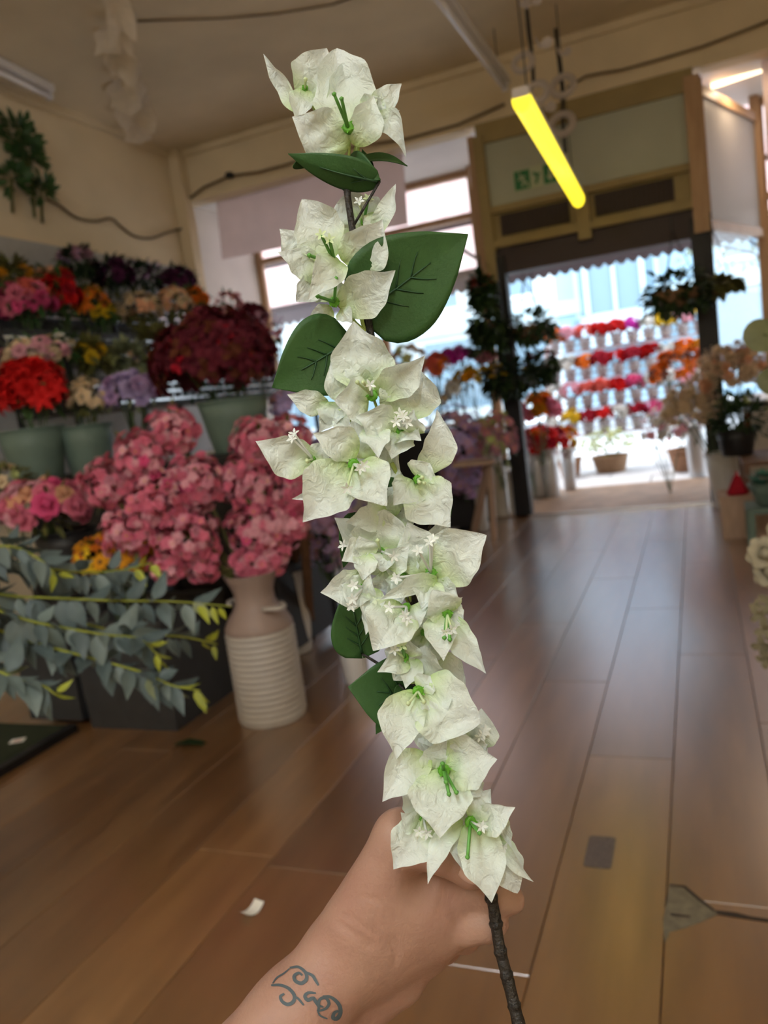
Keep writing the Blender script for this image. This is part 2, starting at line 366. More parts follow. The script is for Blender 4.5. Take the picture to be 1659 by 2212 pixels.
def leaf_quads(b, p, d, nrm, L, W, mi=0, fold=0.15, n=3):
    d = unit(d); s = unit(np.cross(d, nrm)); nrm = np.cross(s, d)
    V = []
    for u, w_ in [(0, 0.06), (0.35, 1.0), (0.7, 0.72), (1.0, 0.03)]:
        c = p + d * L * u - nrm * 0.18 * L * u * u
        V += [c - s * w_ * W / 2 + nrm * fold * W * w_, c, c + s * w_ * W / 2 + nrm * fold * W * w_]
    b.add(V, [(i*3+j, i*3+j+1, i*3+j+4, i*3+j+3) for i in range(3) for j in range(2)], mi)

def orient(v, spin=0.0):
    q = Vector(v).to_track_quat('Z', 'Y'); return (q.to_matrix() @ Matrix.Rotation(spin, 3, 'Z')).to_euler()

def bunch(name, label, cat, c, rad, mix, n, size, base=None, leaf='green', nleaf=60, leafsize=(0.06, 0.025), group=None, seed=0,
          shape='dome', nstem=9, up=0.25, jitter=0.25, part='bloom', droop=0.0, front=0.5):
    """a bunch of artificial flowers: every bloom a part, stems and small leaves joined"""
    r = random.Random(seed * 77 + 13); c = np.asarray(c, float); rad = np.asarray(rad if np.ndim(rad) else (rad,)*3, float)
    base = np.asarray(base if base is not None else c - np.array([0, 0, rad[2] + 0.12]), float)
    root = empty(name, base); tag(root, label, cat, group)
    loc = base
    kinds = [k for k in mix]; ws = [k[2] if len(k) > 2 else 1 for k in kinds]
    pts = []; tocam = unit(CAM - c)
    for i in range(n):
        for _ in range(40):
            v = np.array([r.gauss(0, 1), r.gauss(0, 1), r.gauss(0, 1)]); v /= np.linalg.norm(v)
            if shape == 'dome' and v[2] < -0.35: continue
            if v @ tocam < -0.35 and r.random() < front: continue
            break
        s = (1 - jitter) + jitter * r.random() ** 0.5 if r.random() < 0.85 else r.uniform(0.5, 0.8)
        p = c + v * rad * s
        p[2] -= droop * (v[0]**2 + v[1]**2) * rad[2]
        pts.append((p, v))
    for p, v in pts:
        k = r.choices(kinds, ws)[0]
        o = obj(part, bloom(k[0], k[1]), root, p - loc)
        sz = size * r.uniform(0.8, 1.2); o.scale = (sz,) * 3
        o.rotation_euler = orient(unit(v + np.array([r.uniform(-.4, .4), r.uniform(-.4, .4), up])), r.uniform(0, 6))
    if nleaf:
        b = MB()
        for i in range(nleaf):
            v = unit([r.gauss(0, 1), r.gauss(0, 1), r.gauss(0, 1) + 0.1]); p = c + v * rad * r.uniform(0.35, 0.98) - loc
            p[2] -= droop * (v[0]**2 + v[1]**2) * rad[2]
            leaf_quads(b, p, unit(v + np.array([r.uniform(-.7, .7), r.uniform(-.7, .7), r.uniform(-.5, .5)])), unit([r.uniform(-.5, .5), r.uniform(-.5, .5), 1]), leafsize[0] * r.uniform(.7, 1.3), leafsize[1] * r.uniform(.7, 1.3))
        o = b.build('foliage', LM[leaf], root, True); o['kind'] = 'stuff'
    if nstem:
        b = MB()
        for i in range(nstem):
            p = pts[i * max(1, len(pts) // nstem) % len(pts)][0] - loc
            st = np.array([r.uniform(-.02, .02), r.uniform(-.02, .02), 0.0])
            b.tube(bez(st, (st + p) / 2 + np.array([0, 0, 0.12 * np.linalg.norm(p)]), p, 6), 0.0028, 4, False)
        b.build('stems', STEM, root, True)['kind'] = 'stuff'
    return root

def bucket(name, label, base, r0, r1, h, m, cat='bucket', group=None, rim=0.008, ribs=0, handle=False, n=28):
    root = empty(name, base); tag(root, label, cat, group)
    prof = [(0.001, 0.004), (r0 - 0.004, 0.0), (r0, 0.006)]
    if ribs:
        for i in range(ribs):
            for t, e in ((0.0, 0), (0.5, 0.004)):
                u = (i + t) / ribs; prof.append((r0 + (r1 - r0) * u + e, 0.01 + (h - 0.02) * u))
    else:
        prof += [(r0 + (r1 - r0) * u, h * u) for u in (0.33, 0.66)]
    prof += [(r1, h - 0.004), (r1 - 0.006, h - 0.004), (r0 + 0.6 * (r1 - r0) - 0.006, h * 0.6), (0.001, h * 0.58)]
    MB().lathe(prof, n).build('body', m, root, True)
    a = np.linspace(0, 2*math.pi, n + 1)
    MB().tube(np.stack([r1 * np.cos(a), r1 * np.sin(a), np.full_like(a, h)], 1), rim, 6, False).build('rim', m, root, True)
    if handle:
        t = np.linspace(0, math.pi, 13)
        MB().tube(np.stack([(r1 + .006) * np.cos(t), (r1 + .006) * 0.35 * np.sin(t) + 0.0, h - 0.01 - 0.10 * np.sin(t)], 1), 0.003, 5).build('handle', M['chrome'], root, True)
    return root
def square_pot(name, label, c, half, h, m, cat='pot', taper=0.85, group=None):
    root = empty(name, c); tag(root, label, cat, group)
    hx, hy = half; q = lambda s, z: [(-hx*s, -hy*s, z), (hx*s, -hy*s, z), (hx*s, hy*s, z), (-hx*s, hy*s, z)]
    MB().hexa(q(taper, 0), q(1, h)).build('body', m, root)
    b = MB()
    for (x0, y0), (x1, y1) in (((-hx, -hy), (hx, -hy)), ((hx, -hy), (hx, hy)), ((hx, hy), (-hx, hy)), ((-hx, hy), (-hx, -hy))):
        b.bar((x0, y0, h), (x1, y1, h), 0.018, 0.02)
    b.build('rim', m, root)
    return root
# ================================================================== CEILING, LAMPS, SIGNS
M['enamel'] = mat('white_enamel', (0.78, 0.73, 0.72), 0.3)
M['tube_off'] = mat('unlit_tube_glass', (0.90, 0.85, 0.87), 0.12, 0.8)
M['tube_yel'] = mat('yellow_sleeved_lit_tube', (0.85, 0.8, 0.05), 0.4, emit=(1.0, 0.80, 0.03), estr=1.7)
M['tube_warm'] = mat('warm_lit_tube', (1, 0.9, 0.7), 0.4, emit=(1.0, 0.80, 0.52), estr=2.6)
M['tube_added'] = mat('added_white_lit_tube', (1, 1, 1), 0.4, emit=(0.86, 0.94, 1.0), estr=222.0)  # bright tube for the two lamps added out of view
def batten(name, label, p, q, tube_m, drop=0.0, wbody=0.09, rt=0.019, light=0.0, lcol=(1, .95, .85), hooks=True, cover=False):
    p, q = np.array(p, float), np.array(q, float); mid = (p + q) / 2
    root = empty(name, mid); tag(root, label, 'lamp')
    a = unit(q - p); L = np.linalg.norm(q - p); up = np.array([0, 0, 1.0])
    P = lambda t, z: p + a * L * t + up * z - mid
    b = MB(); b.bar(P(0, 0.055), P(1, 0.055), wbody, 0.05); b.build('batten_body', M['enamel'], root)
    if cover:
        b = MB(); n = 12; pr = [(wbody * 0.55 * math.cos(t), 0.02 - 0.06 * math.sin(t)) for t in np.linspace(-0.3, math.pi + 0.3, n)]
        s = unit(np.cross(a, up))
        V = [P(t, z) + s * x for t in (0.0, 1.0) for x, z in pr]
        b.add(V, [(i, i + 1, n + i + 1, n + i) for i in range(n - 1)] + [tuple(range(n)), tuple(range(2*n - 1, n - 1, -1))]); b.build('diffuser', tube_m, root, True)
    else:
        MB().tube([P(t, 0.0) for t in (0.02, 0.3, 0.7, 0.98)], rt, 12).build('tube', tube_m, root, True)
    for t in (0.012, 0.988):
        b = MB(); b.bar(P(t - 0.008, 0.012), P(t + 0.008, 0.012), 0.05, 0.07); b.build('lamp_holder', M['enamel'], root)
    if drop > 0.02:
        for t in (0.1, 0.9):
            MB().tube([P(t, 0.08), P(t, 0.08) + up * (ZC - (P(t, 0.08) + mid)[2])], 0.004, 6).build('hanging_chain', M['darkmetal'], root)
    if light > 0:
        ld = bpy.data.lights.new(name + '_light', 'AREA'); ld.shape = 'RECTANGLE'; ld.size = 0.09; ld.size_y = L * 0.95; ld.energy = light; ld.color = lcol
        lo = bpy.data.objects.new('lamp_light', ld); COL.objects.link(lo); lo.parent = root; lo.location = tuple(P(0.5, -0.055))
        lo.rotation_euler = (0, 0, math.atan2(-a[0], a[1]))
    return root
batten('tube_lamp', 'unlit white fluorescent tube lamp hanging above the yellow one', FL(905, -60, 3.36), FL(1092, 192, 3.36), M['tube_off'], drop=0.3)
batten('tube_lamp', 'lit yellow fluorescent tube lamp hanging in front of the transom', FL(1127, 224, 2.51), FL(1249, 436, 2.42), M['tube_yel'], drop=1.2, wbody=0.085, cover=True, light=0)
batten('tube_lamp', 'unlit tube lamp on the ceiling beside the left wall', FL(-60, 128, 3.63), FL(110, 210, 3.63), M['tube_off'])
batten('tube_lamp', 'short lit warm tube lamp inside the window bay right of the doorway', PY(1533, 188, 7.2), PY(1660, 146, 7.2), M['tube_warm'], drop=0.0, wbody=0.07, light=4, lcol=(1, 0.75, 0.5))
# two added battens, unseen behind the camera, to light the flowers and room
batten('tube_lamp', 'added white tube lamp behind the camera lighting the flowers', (-1.3, -2.3, 3.2), (-1.3, -0.8, 3.2), M['tube_added'], drop=0.3, wbody=.05, light=0)
batten('tube_lamp', 'added white tube lamp out of view towards the back wall', (0.6, -2.6, 3.2), (0.6, -1.1, 3.2), M['tube_added'], drop=0.3, wbody=.05, light=0)

# emergency exit sign on the painted transom
M['signgreen'] = mat('exit_sign_green', (0.03, 0.20, 0.07), 0.5)
M['signpale'] = mat('exit_sign_pale', (0.50, 0.55, 0.38), 0.5)
sx, sz = -1.245, 2.625; sg = empty('exit_sign', (sx, YF + 0.002, sz + 0.05)); tag(sg, 'green and pale emergency exit sign with running figure and door', 'sign')
MB().box((-0.01, -0.004, 0.0), (0.35, 0.004, 0.165)).build('plate', M['signpale'], sg)
MB().box((0.0, -0.007, 0.01), (0.125, -0.003, 0.155)).build('door_symbol', M['signgreen'], sg)
MB().box((0.235, -0.007, 0.01), (0.34, -0.003, 0.155)).build('arrow_panel', M['signgreen'], sg)
b = MB(); y = -0.009
for seg in [((0.05, 0.115), (0.075, 0.075)), ((0.075, 0.075), (0.06, 0.03)), ((0.075, 0.075), (0.10, 0.05)), ((0.10, 0.05), (0.105, 0.02)), ((0.055, 0.105), (0.035, 0.08)), ((0.055, 0.105), (0.09, 0.10))]:
    b.bar((seg[0][0], y, seg[0][1]), (seg[1][0], y, seg[1][1]), 0.014, 0.014, (0, 1, 0))
b.lathe([(0.001, -.012), (.012, 0), (.001, .012)], 8, (0.046, y, 0.133)); b.build('running_figure', M['signpale'], sg)
b = MB(); b.bar((0.288, y, 0.125), (0.288, y, 0.06), 0.02, 0.004, (0, 1, 0)); b.add([(0.255, y, 0.07), (0.32, y, 0.07), (0.288, y, 0.025)], [(0, 1, 2)]); b.build('arrow', M['signpale'], sg)
b = MB(); b.bar((0.155, y, 0.12), (0.19, y, 0.08), 0.02, 0.004, (0, 1, 0)).bar((0.19, y, 0.08), (0.17, y, 0.03), 0.02, 0.004, (0, 1, 0)).bar((0.17, y, 0.10), (0.21, y, 0.10), 0.016, 0.004, (0, 1, 0)); b.build('figure', M['signgreen'], sg)

# peeling ceiling paint: curled flakes still hanging by one edge
M['flake'] = mat('curled_paint_flake', (0.90, 0.80, 0.66), 0.6, trans=0.4, noise=0.06)
pp = empty('peeling_paint', FL(265, 150, ZC)); tag(pp, 'strip of curled paint peeling off the ceiling', 'paint flakes')
for (x, y, wx, wy, curl, rot) in [(250, -10, 62, 80, 0.30, -0.35), (262, 42, 60, 44, 0.26, 0.35), (236, 74, 70, 26, 0.18, 0.25), (258, 118, 70, 34, 0.24, -0.1), (276, 150, 50, 40, 0.26, 0.3), (272, 190, 84, 34, 0.22, 0.1), (288, 226, 88, 36, 0.26, -0.2), (298, 262, 74, 30, 0.22, 0.1)]:
    P = np.zeros((7, 6, 3)); 
    for i in range(7):
        for j in range(6):
            u, v = i / 6, j / 5 - 0.5
            ww = 1 - 0.35 * abs(u - 0.45) - 0.12 * math.sin(9 * u + rot * 7)
            qx = x + wx * (v * ww * math.cos(rot) - (u - .5) * math.sin(rot)); qy = y + wy * (v * ww * math.sin(rot) + (u - .5) * math.cos(rot))
            p = FL(qx, qy, ZC - 0.004); p[2] -= 0.5 * curl * (u ** 1.8) * (1 + 0.3 * math.sin(5 * v + x)) + 0.02 * math.sin(6 * v) * u; P[i, j] = p
    MB().grid(rel(P.reshape(-1, 3), pp).reshape(7, 6, 3)).build('paint_flake', M['flake'], pp, True)

# strings of white ornaments hanging from the ceiling
M['orn'] = mat('white_shell_ornament', (0.66, 0.58, 0.52), 0.5, trans=0.3)
def hanging(label, pts, orn, Y):
    P = [PY(x, y, Y) for x, y in pts]; P[0] = np.array([P[0][0], P[0][1], min(P[0][2], ZC)])
    root = empty('hanging_ornament', P[0]); tag(root, label, 'ornament', 'ornament strings')
    MB().tube(rel(spline(P, 5), root), 0.012, 5).build('cord', M['darkmetal'], root, True)
    for k, (x, y, s, ring) in enumerate(orn):
        c = rel(PY(x, y, Y - 0.05), root); rr = s * Y / 1650
        if ring:
            t = np.linspace(0, 2*math.pi, 17); MB().tube(np.stack([c[0] + rr*np.cos(t), c[1] + rr*0.5*np.sin(t), c[2] + rr*np.sin(t)], 1), rr * 0.33, 7, False).build('ring', M['orn'], root, True)
        else:
            b = MB(); petal_ring(b, 2, rr*1.3, 0.5, 1.2, 0.3, 0.0, 0.1 * k); o = b.build('paper_wing', M['orn'], root, True); o.location = tuple(c); o.rotation_euler = (1.2, 0.3 * k, 0.5)
hanging('longer dark cord of paper ornaments beside the unlit tube lamp', [(1133, -40), (1142, 60), (1150, 130), (1153, 190)], [(1150, 8, 16, 0), (1168, 100, 18, 0), (1130, 135, 18, 1), (1160, 200, 20, 1), (1125, 12, 14, 0)], 5.2)
hanging('shorter cord ending in a white ring in front of the transom', [(1200, 62), (1206, 120), (1214, 190), (1216, 262), (1222, 330)], [(1215, 118, 14, 0), (1216, 185, 20, 1), (1214, 268, 21, 1), (1178, 236, 16, 0)], 5.9)
# electric wire tacked along ceiling, hook
M['wire'] = mat('old_cable', (0.16, 0.11, 0.06), 0.7)
r = empty('cable', FL(250, 50, ZC - 0.01)); tag(r, 'thin cable tacked across the ceiling towards the shop front', 'cable')
MB().tube(rel([FL(x, y, ZC - 0.008) for x, y in [(240, 48), (350, 44), (480, 40), (600, 30), (720, 10), (800, -20)]], r), 0.006, 5).build('wire', M['wire'], r, True)
r = empty('cable', PY(400, 415, YF - 0.04)); tag(r, 'dark sagging cable pinned along the bulkhead over the shop window', 'cable')
MB().tube(rel([PY(x, y, YF - 0.045) for x, y in [(397, 380), (402, 420), (412, 427), (440, 405), (497, 380), (560, 372), (640, 350), (760, 318), (880, 300), (990, 270), (1090, 225)]], r), 0.012, 5).build('wire', M['wire'], r, True)
b = MB(); b.lathe([(0.001, 0), (.04, .01), (.04, .05), (.001, .06)], 10); b.build('hook_cap', M['black'], r, True).location = tuple(rel(PY(497, 386, YF - 0.06), r))
r = empty('cable', PY(1240, 175, YF - 0.05)); tag(r, 'dark cable sagging along the bulkhead above the transom', 'cable')
MB().tube(rel([PY(x, y, YF - 0.045) for x, y in [(1225, 190), (1265, 165), (1300, 158), (1340, 152), (1420, 130), (1520, 100), (1620, 62), (1700, 30)]], r), 0.010, 5).build('wire', M['wire'], r, True)

# banner hanging in the left window bay
M['banner'] = mat('translucent_grey_pink_banner', (0.60, 0.48, 0.45), 0.7, trans=0.45, noise=0.08, nscale=3)
bn = empty('window_banner', PY(664, 440, 6.95)); tag(bn, 'large greyish pink banner hanging in the shop window', 'banner')
c4 = [PY(466, 428, 6.95), PY(868, 316, 6.95), PY(880, 484, 6.95), PY(478, 560, 6.95)]
P = np.zeros((6, 18, 3))
for i in range(6):
    for j in range(18):
        u, v = j / 17, i / 5; p = (c4[0] * (1-u) + c4[1] * u) * (1-v) + (c4[3] * (1-u) + c4[2] * u) * v; p[1] += 0.02 * math.sin(7 * u + v); P[i, j] = p
MB().grid(rel(P.reshape(-1, 3), bn).reshape(6, 18, 3)).build('cloth', M['banner'], bn, True)
b = MB(); b.bar(rel(c4[0], bn), rel(c4[1], bn), 0.03, 0.03); b.build('top_rod', M['white'], bn)
for k in (0, 1): b = MB(); q = rel(c4[k], bn); b.tube([q, q + np.array([0, 0, max(0.01, 3.26 - c4[k][2])])], 0.004, 5); b.build('cord', M['darkmetal'], bn)
bn2 = empty('window_banner', (0.78, 6.98, 2.5)); tag(bn2, 'dull pink banner hanging beyond the warm tube lamp', 'banner')
P = np.array([[[-0.16 + 0.06 * i + 0.0, 0.015 * math.sin(i * 1.3), z] for i in range(12)] for z in (0.04, 0.3, 0.55, 0.77)]); MB().grid(P).build('cloth', M['banner'], bn2, True)
for x in (-.15, .48): MB().tube([(x, 0, .77), (x, 0, .765)], .004, 5).build('cord', M['darkmetal'], bn2)
MB().tube([(-.16, 0, .77), (.5, 0, .77)], .012, 6).build('top_rod', M['white'], bn2)
# ================================================================== STREET
M['awn'] = mat('pale_pink_awning_cloth', (0.80, 0.62, 0.60), 0.7, trans=0.5)
M['awn2'] = mat('rose_awning_stripe', (0.78, 0.54, 0.53), 0.7, trans=0.5)
M['valance'] = mat('grey_brown_valance', (0.10, 0.085, 0.095), 0.8)
aw = empty('awning', (-2.0, 8.12, 2.5)); tag(aw, 'pink striped shop awning over the pavement', 'awning')
NX = 70; xs = np.linspace(-6.4, 2.4, NX + 1)
for i in range(NX):
    b = MB(); x0, x1 = xs[i] + 2.0, xs[i + 1] + 2.0; xm = (x0 + x1) / 2
    P = np.array([[[x, yy, zz + 0.02 * s] for x, s in ((x0, 0), (xm, 1), (x1, 0))] for yy, zz in ((0, 0.92), (0.75, 0.50), (1.5, 0.06))]); b.grid(P)
    b.build('awning_stripe', M['awn2' if i % 2 else 'awn'], aw, True)
b = MB()
for i in range(NX):
    x0, x1 = xs[i] + 2.0, xs[i + 1] + 2.0; t = np.linspace(0, 1, 6)
    top = [(x0 + (x1-x0)*k, 1.5, 0.06) for k in t]; bot = [(x0 + (x1-x0)*k, 1.51, -0.14 - 0.05 * math.sin(math.pi * k)) for k in t]
    b.grid(np.array([top, bot]))
b.build('valance', M['valance'], aw)
b = MB(); b.bar((-4.4, 1.48, 0.05), (4.4, 1.48, 0.05), 0.04, 0.05); b.bar((-4.4, 0.75, 0.46), (4.4, 0.75, 0.46), 0.04, 0.05); b.build('awning_rail', M['header'], aw)
for x in (-4.3, -0.15, 4.3): b = MB(); b.bar((x, 1.48, 0.03), (x, 0.0, 0.10), 0.03); b.build('awning_arm', M['header'], aw)

def building(label, x0, x1, Y, H, wallc, trimc, wins, bays=(), shop=None, roof=True):
    r = empty('building', ((x0 + x1)/2, Y, 0)); tag(r, label, 'building', 'houses across the street'); ox = (x0 + x1)/2
    wm = mat('render_wall', wallc, 0.85, noise=0.04, nscale=1.0); tm = mat('window_trim', trimc, 0.6); gm = mat('dim_window_pane', (0.20, 0.30, 0.38), 0.15)
    MB().box((x0 - ox, 0, 0), (x1 - ox, 5, H)).build('wall', wm, r)
    for (x, z, ww, hh) in wins:
        b = MB(); X0, X1 = x - ox - ww/2, x - ox + ww/2
        b.box((X0 - .12, -0.06, z - .12), (X1 + .12, 0.0, z)).box((X0 - .12, -0.06, z + hh), (X1 + .12, 0, z + hh + .14)).box((X0 - .12, -0.05, z), (X0, 0, z + hh)).box((X1, -0.05, z), (X1 + .12, 0, z + hh)).box((X0, -0.035, z + hh*0.5 - .03), (X1, -0.0, z + hh*.5 + .03))
        f_ = b.build('window', tm, r); MB().box((X0, -0.02, z), (X1, -0.01, z + hh)).build('pane', gm, f_)
    for (x, z, ww, hh) in bays:
        X = x - ox; b = MB(); pr = [(X - ww/2 - .35, 0), (X - ww/2, -.7), (X + ww/2, -.7), (X + ww/2 + .35, 0)]
        for zz0, zz1 in ((z - .9, z), (z + hh, z + hh + .35)): b.hexa([(p[0], p[1], zz0) for p in pr], [(p[0], p[1], zz1) for p in pr])
        for p in pr: b.bar((p[0], p[1], z), (p[0], p[1], z + hh), .14)
        b.bar((X, -.7, z), (X, -.7, z + hh), .1)
        f_ = b.build('bay_window', tm, r)
        b = MB(); pr2 = [(X - ww/2 - .33, 0.0), (X - ww/2, -.66), (X + ww/2, -.66), (X + ww/2 + .33, 0.0)]; b.hexa([(p[0], p[1], z) for p in pr2], [(p[0], p[1], z + hh) for p in pr2]); b.build('pane', gm, f_)
    MB().box((x0 - ox, -.25, H - .35), (x1 - ox, 0, H)).build('cornice', tm, r)
    MB().box((x0 - ox, -.12, 2.9), (x1 - ox, 0, 3.3)).build('shop_fascia', mat('fascia', shop or (0.5, 0.62, 0.66), 0.7), r)
    MB().box((x0 - ox + .4, -.03, 0.6), (x1 - ox - .4, 0, 2.7)).build('shop_window', gm, r)
    return r
building('white rendered terrace house seen past the banner across the street', -16, -8.2, 24, 9, (0.60, 0.66, 0.68), (0.72, 0.76, 0.78), [(-14.5, 4.3, 1.1, 1.9), (-12, 4.3, 1.1, 1.9), (-9.6, 4.3, 1.1, 1.9), (-12, 7, 1.1, 1.5), (-9.6, 7, 1.1, 1.5)])
building('white terrace house with sash windows across the street behind the door stall', -8.2, -3.6, 24, 9.5, (0.60, 0.66, 0.68), (0.70, 0.76, 0.80), [(-7.0, 3.7, .9, 1.6), (-4.7, 3.7, .9, 1.6), (-7.0, 6.8, .9, 1.6), (-4.7, 6.8, .9, 1.6)])
building('pale blue terrace house with a bay window across the street', -3.6, 3.0, 24, 10, (0.34, 0.50, 0.62), (0.52, 0.66, 0.75), [(1.4, 3.7, .9, 1.6), (1.4, 6.8, .9, 1.6), (-2.2, 6.8, 1, 1.6)], [(-1.9, 2.75, 1.5, 1.6)])
building('low grey green building at the end of the street', 3.0, 12, 24, 6, (0.55, 0.62, 0.58), (0.7, 0.75, 0.75), [(5, 3.7, 1, 1.5), (8, 3.7, 1, 1.5)])

# street tree above the stall
tr_ = empty('street_tree', (1.6, 13.0, 0)); tag(tr_, 'small leafy street tree behind the outdoor flower rack', 'tree')
MB().tube(spline([(0, 0, 0), (-.05, 0, 1.2), (0.05, 0, 2.4), (-.3, 0, 3.4)], 4), [0.09]*4 + [.08]*4 + [.06]*4 + [.04], 7).build('trunk', M['header'], tr_, True)
b = MB()
for i in range(6):
    a = rnd.uniform(0, 6.28); e = np.array([1.1*math.cos(a) - .5, .8*math.sin(a), rnd.uniform(2.6, 3.8)]); b.tube(bez((0, 0, 1.9), (0.3*e[0], .3*e[1], 2.6), e, 6), .02, 5)
b.build('branches', M['header'], tr_, True)
b = MB()
for i in range(900):
    v = unit([rnd.gauss(0, 1), rnd.gauss(0, 1), rnd.gauss(0, 1)]) * rnd.random() ** .4 * np.array([1.5, 1.2, .95]) + np.array([-.7, 0, 3.2])
    leaf_quads(b, v, unit([rnd.uniform(-1, 1), rnd.uniform(-1, 1), rnd.uniform(-1, .4)]), (0, 0, 1), .11, .06)
b.build('foliage', LM['sage'], tr_, True)['kind'] = 'stuff'

# outdoor rack: four tiers of small metal pots with cut flowers
M['zinc'] = mat('bright_zinc_pot', (0.42, 0.38, 0.40), 0.35, metal=0.5)
M['pinkrack'] = mat('pale_pink_rack_paint', (0.55, 0.42, 0.42), 0.6)
rk = empty('flower_rack', (-0.78, 10.1, 0)); tag(rk, 'tiered metal rack of flower pots standing on the pavement', 'rack')
tiers = [(1.44, 10.35), (1.08, 10.2), (0.74, 10.05), (0.42, 9.9)]
for x in (-0.98, 0.98):
    b = MB(); b.bar((x, 0.4, 0), (x, 0.4, 1.56), 0.05); b.build('post', M['pinkrack'], rk)
    b = MB(); b.bar((x, -0.30, 0), (x, 0.36, 1.52), 0.045); b.build('post', M['pinkrack'], rk)
for z, y in tiers:
    b = MB(); b.box((-1.0, y - 10.1 - .09, z - .015), (1.0, y - 10.1 + .09, z)); b.build('shelf', M['pinkrack'], rk)
    b = MB(); b.bar((-1.0, y - 10.1 - .10, z + .07), (1.0, y - 10.1 - .10, z + .07), .012); b.build('rail', M['chrome'], rk)
rows = [['orange', 'palepink', 'coral', 'red', 'red', 'magenta', 'white', 'yellow', 'palepink', 'yellow'],
        ['white', 'white', 'orange', 'crimson', 'red', 'crimson', 'red', 'white', 'orange', 'amber'],
        ['white', 'palepink', 'coral', 'coral', 'red', 'hotpink', 'white', 'white', 'palepink', 'white'],
        ['white', 'yellow', 'crimson', 'red', 'white', 'crimson', 'hotpink', 'white', 'white', 'amber']]
tn = ['top', 'second', 'third', 'lowest']
for ti, ((z, y), row) in enumerate(zip(tiers, rows)):
    for k, cname in enumerate(row):
        x = -1.64 + k * 0.192
        cw = {'palepink': 'pale pink', 'hotpink': 'hot pink'}.get(cname, cname)
        pos = 'place %d from the door post' % (k + 1)
        ords = ['first', 'second', 'third', 'fourth', 'fifth', 'sixth', 'seventh', 'eighth', 'ninth', 'tenth'][k]
        bucket('zinc_pot', 'zinc pot holding %s flowers, %s along the %s tier outdoors' % (cw, ords, tn[ti]), (x, y, z), .055, .075, .15, M['zinc'], 'pot', 'pots on the outdoor rack', rim=.005, n=14)
        bunch('cut_flowers', '%s flowers in the %s pot of the %s outdoor tier' % (cw, ords, tn[ti]), 'flowers', (x, y, z + .22), (.11, .09, .075), [(rnd.choice(['carnation', 'double', 'rose']), cname)], 14, .062, base=(x, y, z + .09), nleaf=10, leafsize=(.06, .03), group='cut flowers on the outdoor rack', seed=100 + ti*20 + k, nstem=3, front=.8)
# things on the pavement at the rack's foot
M['terra'] = mat('brown_terracotta', (0.30, 0.15, 0.08), 0.75, noise=0.15)
M['wick'] = mat('wicker', (0.26, 0.15, 0.08), 0.8, noise=0.25, nscale=60, bump=0.4, bscale=90)
bucket('planter', 'brown wicker planter of pale green filler flowers on the pavement', (-0.98, 9.35, 0), .16, .2, .18, M['wick'], 'planter', rim=.014, ribs=7)
bunch('filler_flowers', 'pale green gypsophila filling the wicker planter outdoors', 'flowers', (-0.98, 9.35, .33), (.32, .24, .17), [('puff', 'palegreen'), ('blossom', 'palegreen')], 90, .03, base=(-0.98, 9.35, .12), leaf='lime', nleaf=60, leafsize=(.05, .02), seed=3)
bucket('planter', 'small terracotta planter outside beside the silver buckets', (-1.42, 9.2, 0), .10, .14, .2, M['terra'], 'planter', rim=.012)
bunch('potted_flowers', 'white flowers in the terracotta planter outside the door', 'flowers', (-1.42, 9.2, .27), (.14, .12, .1), [('double', 'white'), ('double', 'yellow', .3)], 22, .03, base=(-1.42, 9.2, .12), nleaf=20, seed=4)
bucket('planter', 'wide terracotta planter outside by the black door post', (-0.12, 8.9, 0), .17, .22, .22, M['terra'], 'planter', rim=.014)
bunch('potted_flowers', 'white and lilac flowers in the wide terracotta planter outside', 'flowers', (-0.12, 8.9, .40), (.27, .22, .2), [('double', 'white'), ('blossom', 'palepink'), ('blossom', 'lavender', .4)], 50, .035, base=(-0.12, 8.9, .15), nleaf=40, seed=5)
bunch('orange_flowers', 'orange flower bush outside in front of the rack end', 'flowers', (-0.12, 8.3, 1.07), (.30, .2, .2), [('carnation', 'orange'), ('leafy', 'rust', .6), ('leafy', 'orange', .6)], 46, .06, base=(-0.05, 8.3, 0.02), leaf='dark', nleaf=50, seed=6, nstem=12)
# ================================================================== LEFT SIDE OF THE SHOP
M['gb'] = mat('sage_grey_plastic', (0.125, 0.18, 0.15), 0.55, noise=0.05)
M['charcoal'] = mat('charcoal_planter', (0.034, 0.034, 0.036), 0.6, noise=0.1)
M['turf'] = mat('dark_green_turf_mat', (0.022, 0.030, 0.012), 0.95, noise=0.4, nscale=200, bump=0.6, bscale=300)
M['can'] = mat('pale_stone_painted_tin', (0.44, 0.40, 0.36), 0.45, noise=0.05, nscale=8)
M['can2'] = mat('taupe_painted_tin', (0.30, 0.22, 0.19), 0.5, noise=0.05, nscale=8)
M['whitepl'] = mat('white_plastic', (0.62, 0.60, 0.59), 0.4)
M['paper'] = mat('white_paper', (0.80, 0.77, 0.70), 0.8)
M['blackpl'] = mat('black_plastic', (0.012, 0.012, 0.013), 0.45)
M['brownwood'] = mat('brown_wood', (0.16, 0.085, 0.05), 0.55, noise=0.2, nscale=8, stretch=(6, 6, 1))
M['palewood'] = mat('pale_stand_wood', (0.45, 0.31, 0.23), 0.6, noise=0.1, nscale=8, stretch=(6, 6, 1))
tg = tag(MB().box((XL + .004, 2.0, 0.9), (XL + 0.034, 6.6, 2.63)).build('backboard', M['grey']), 'grey backboard fixed to the left wall behind the flowers', 'board')

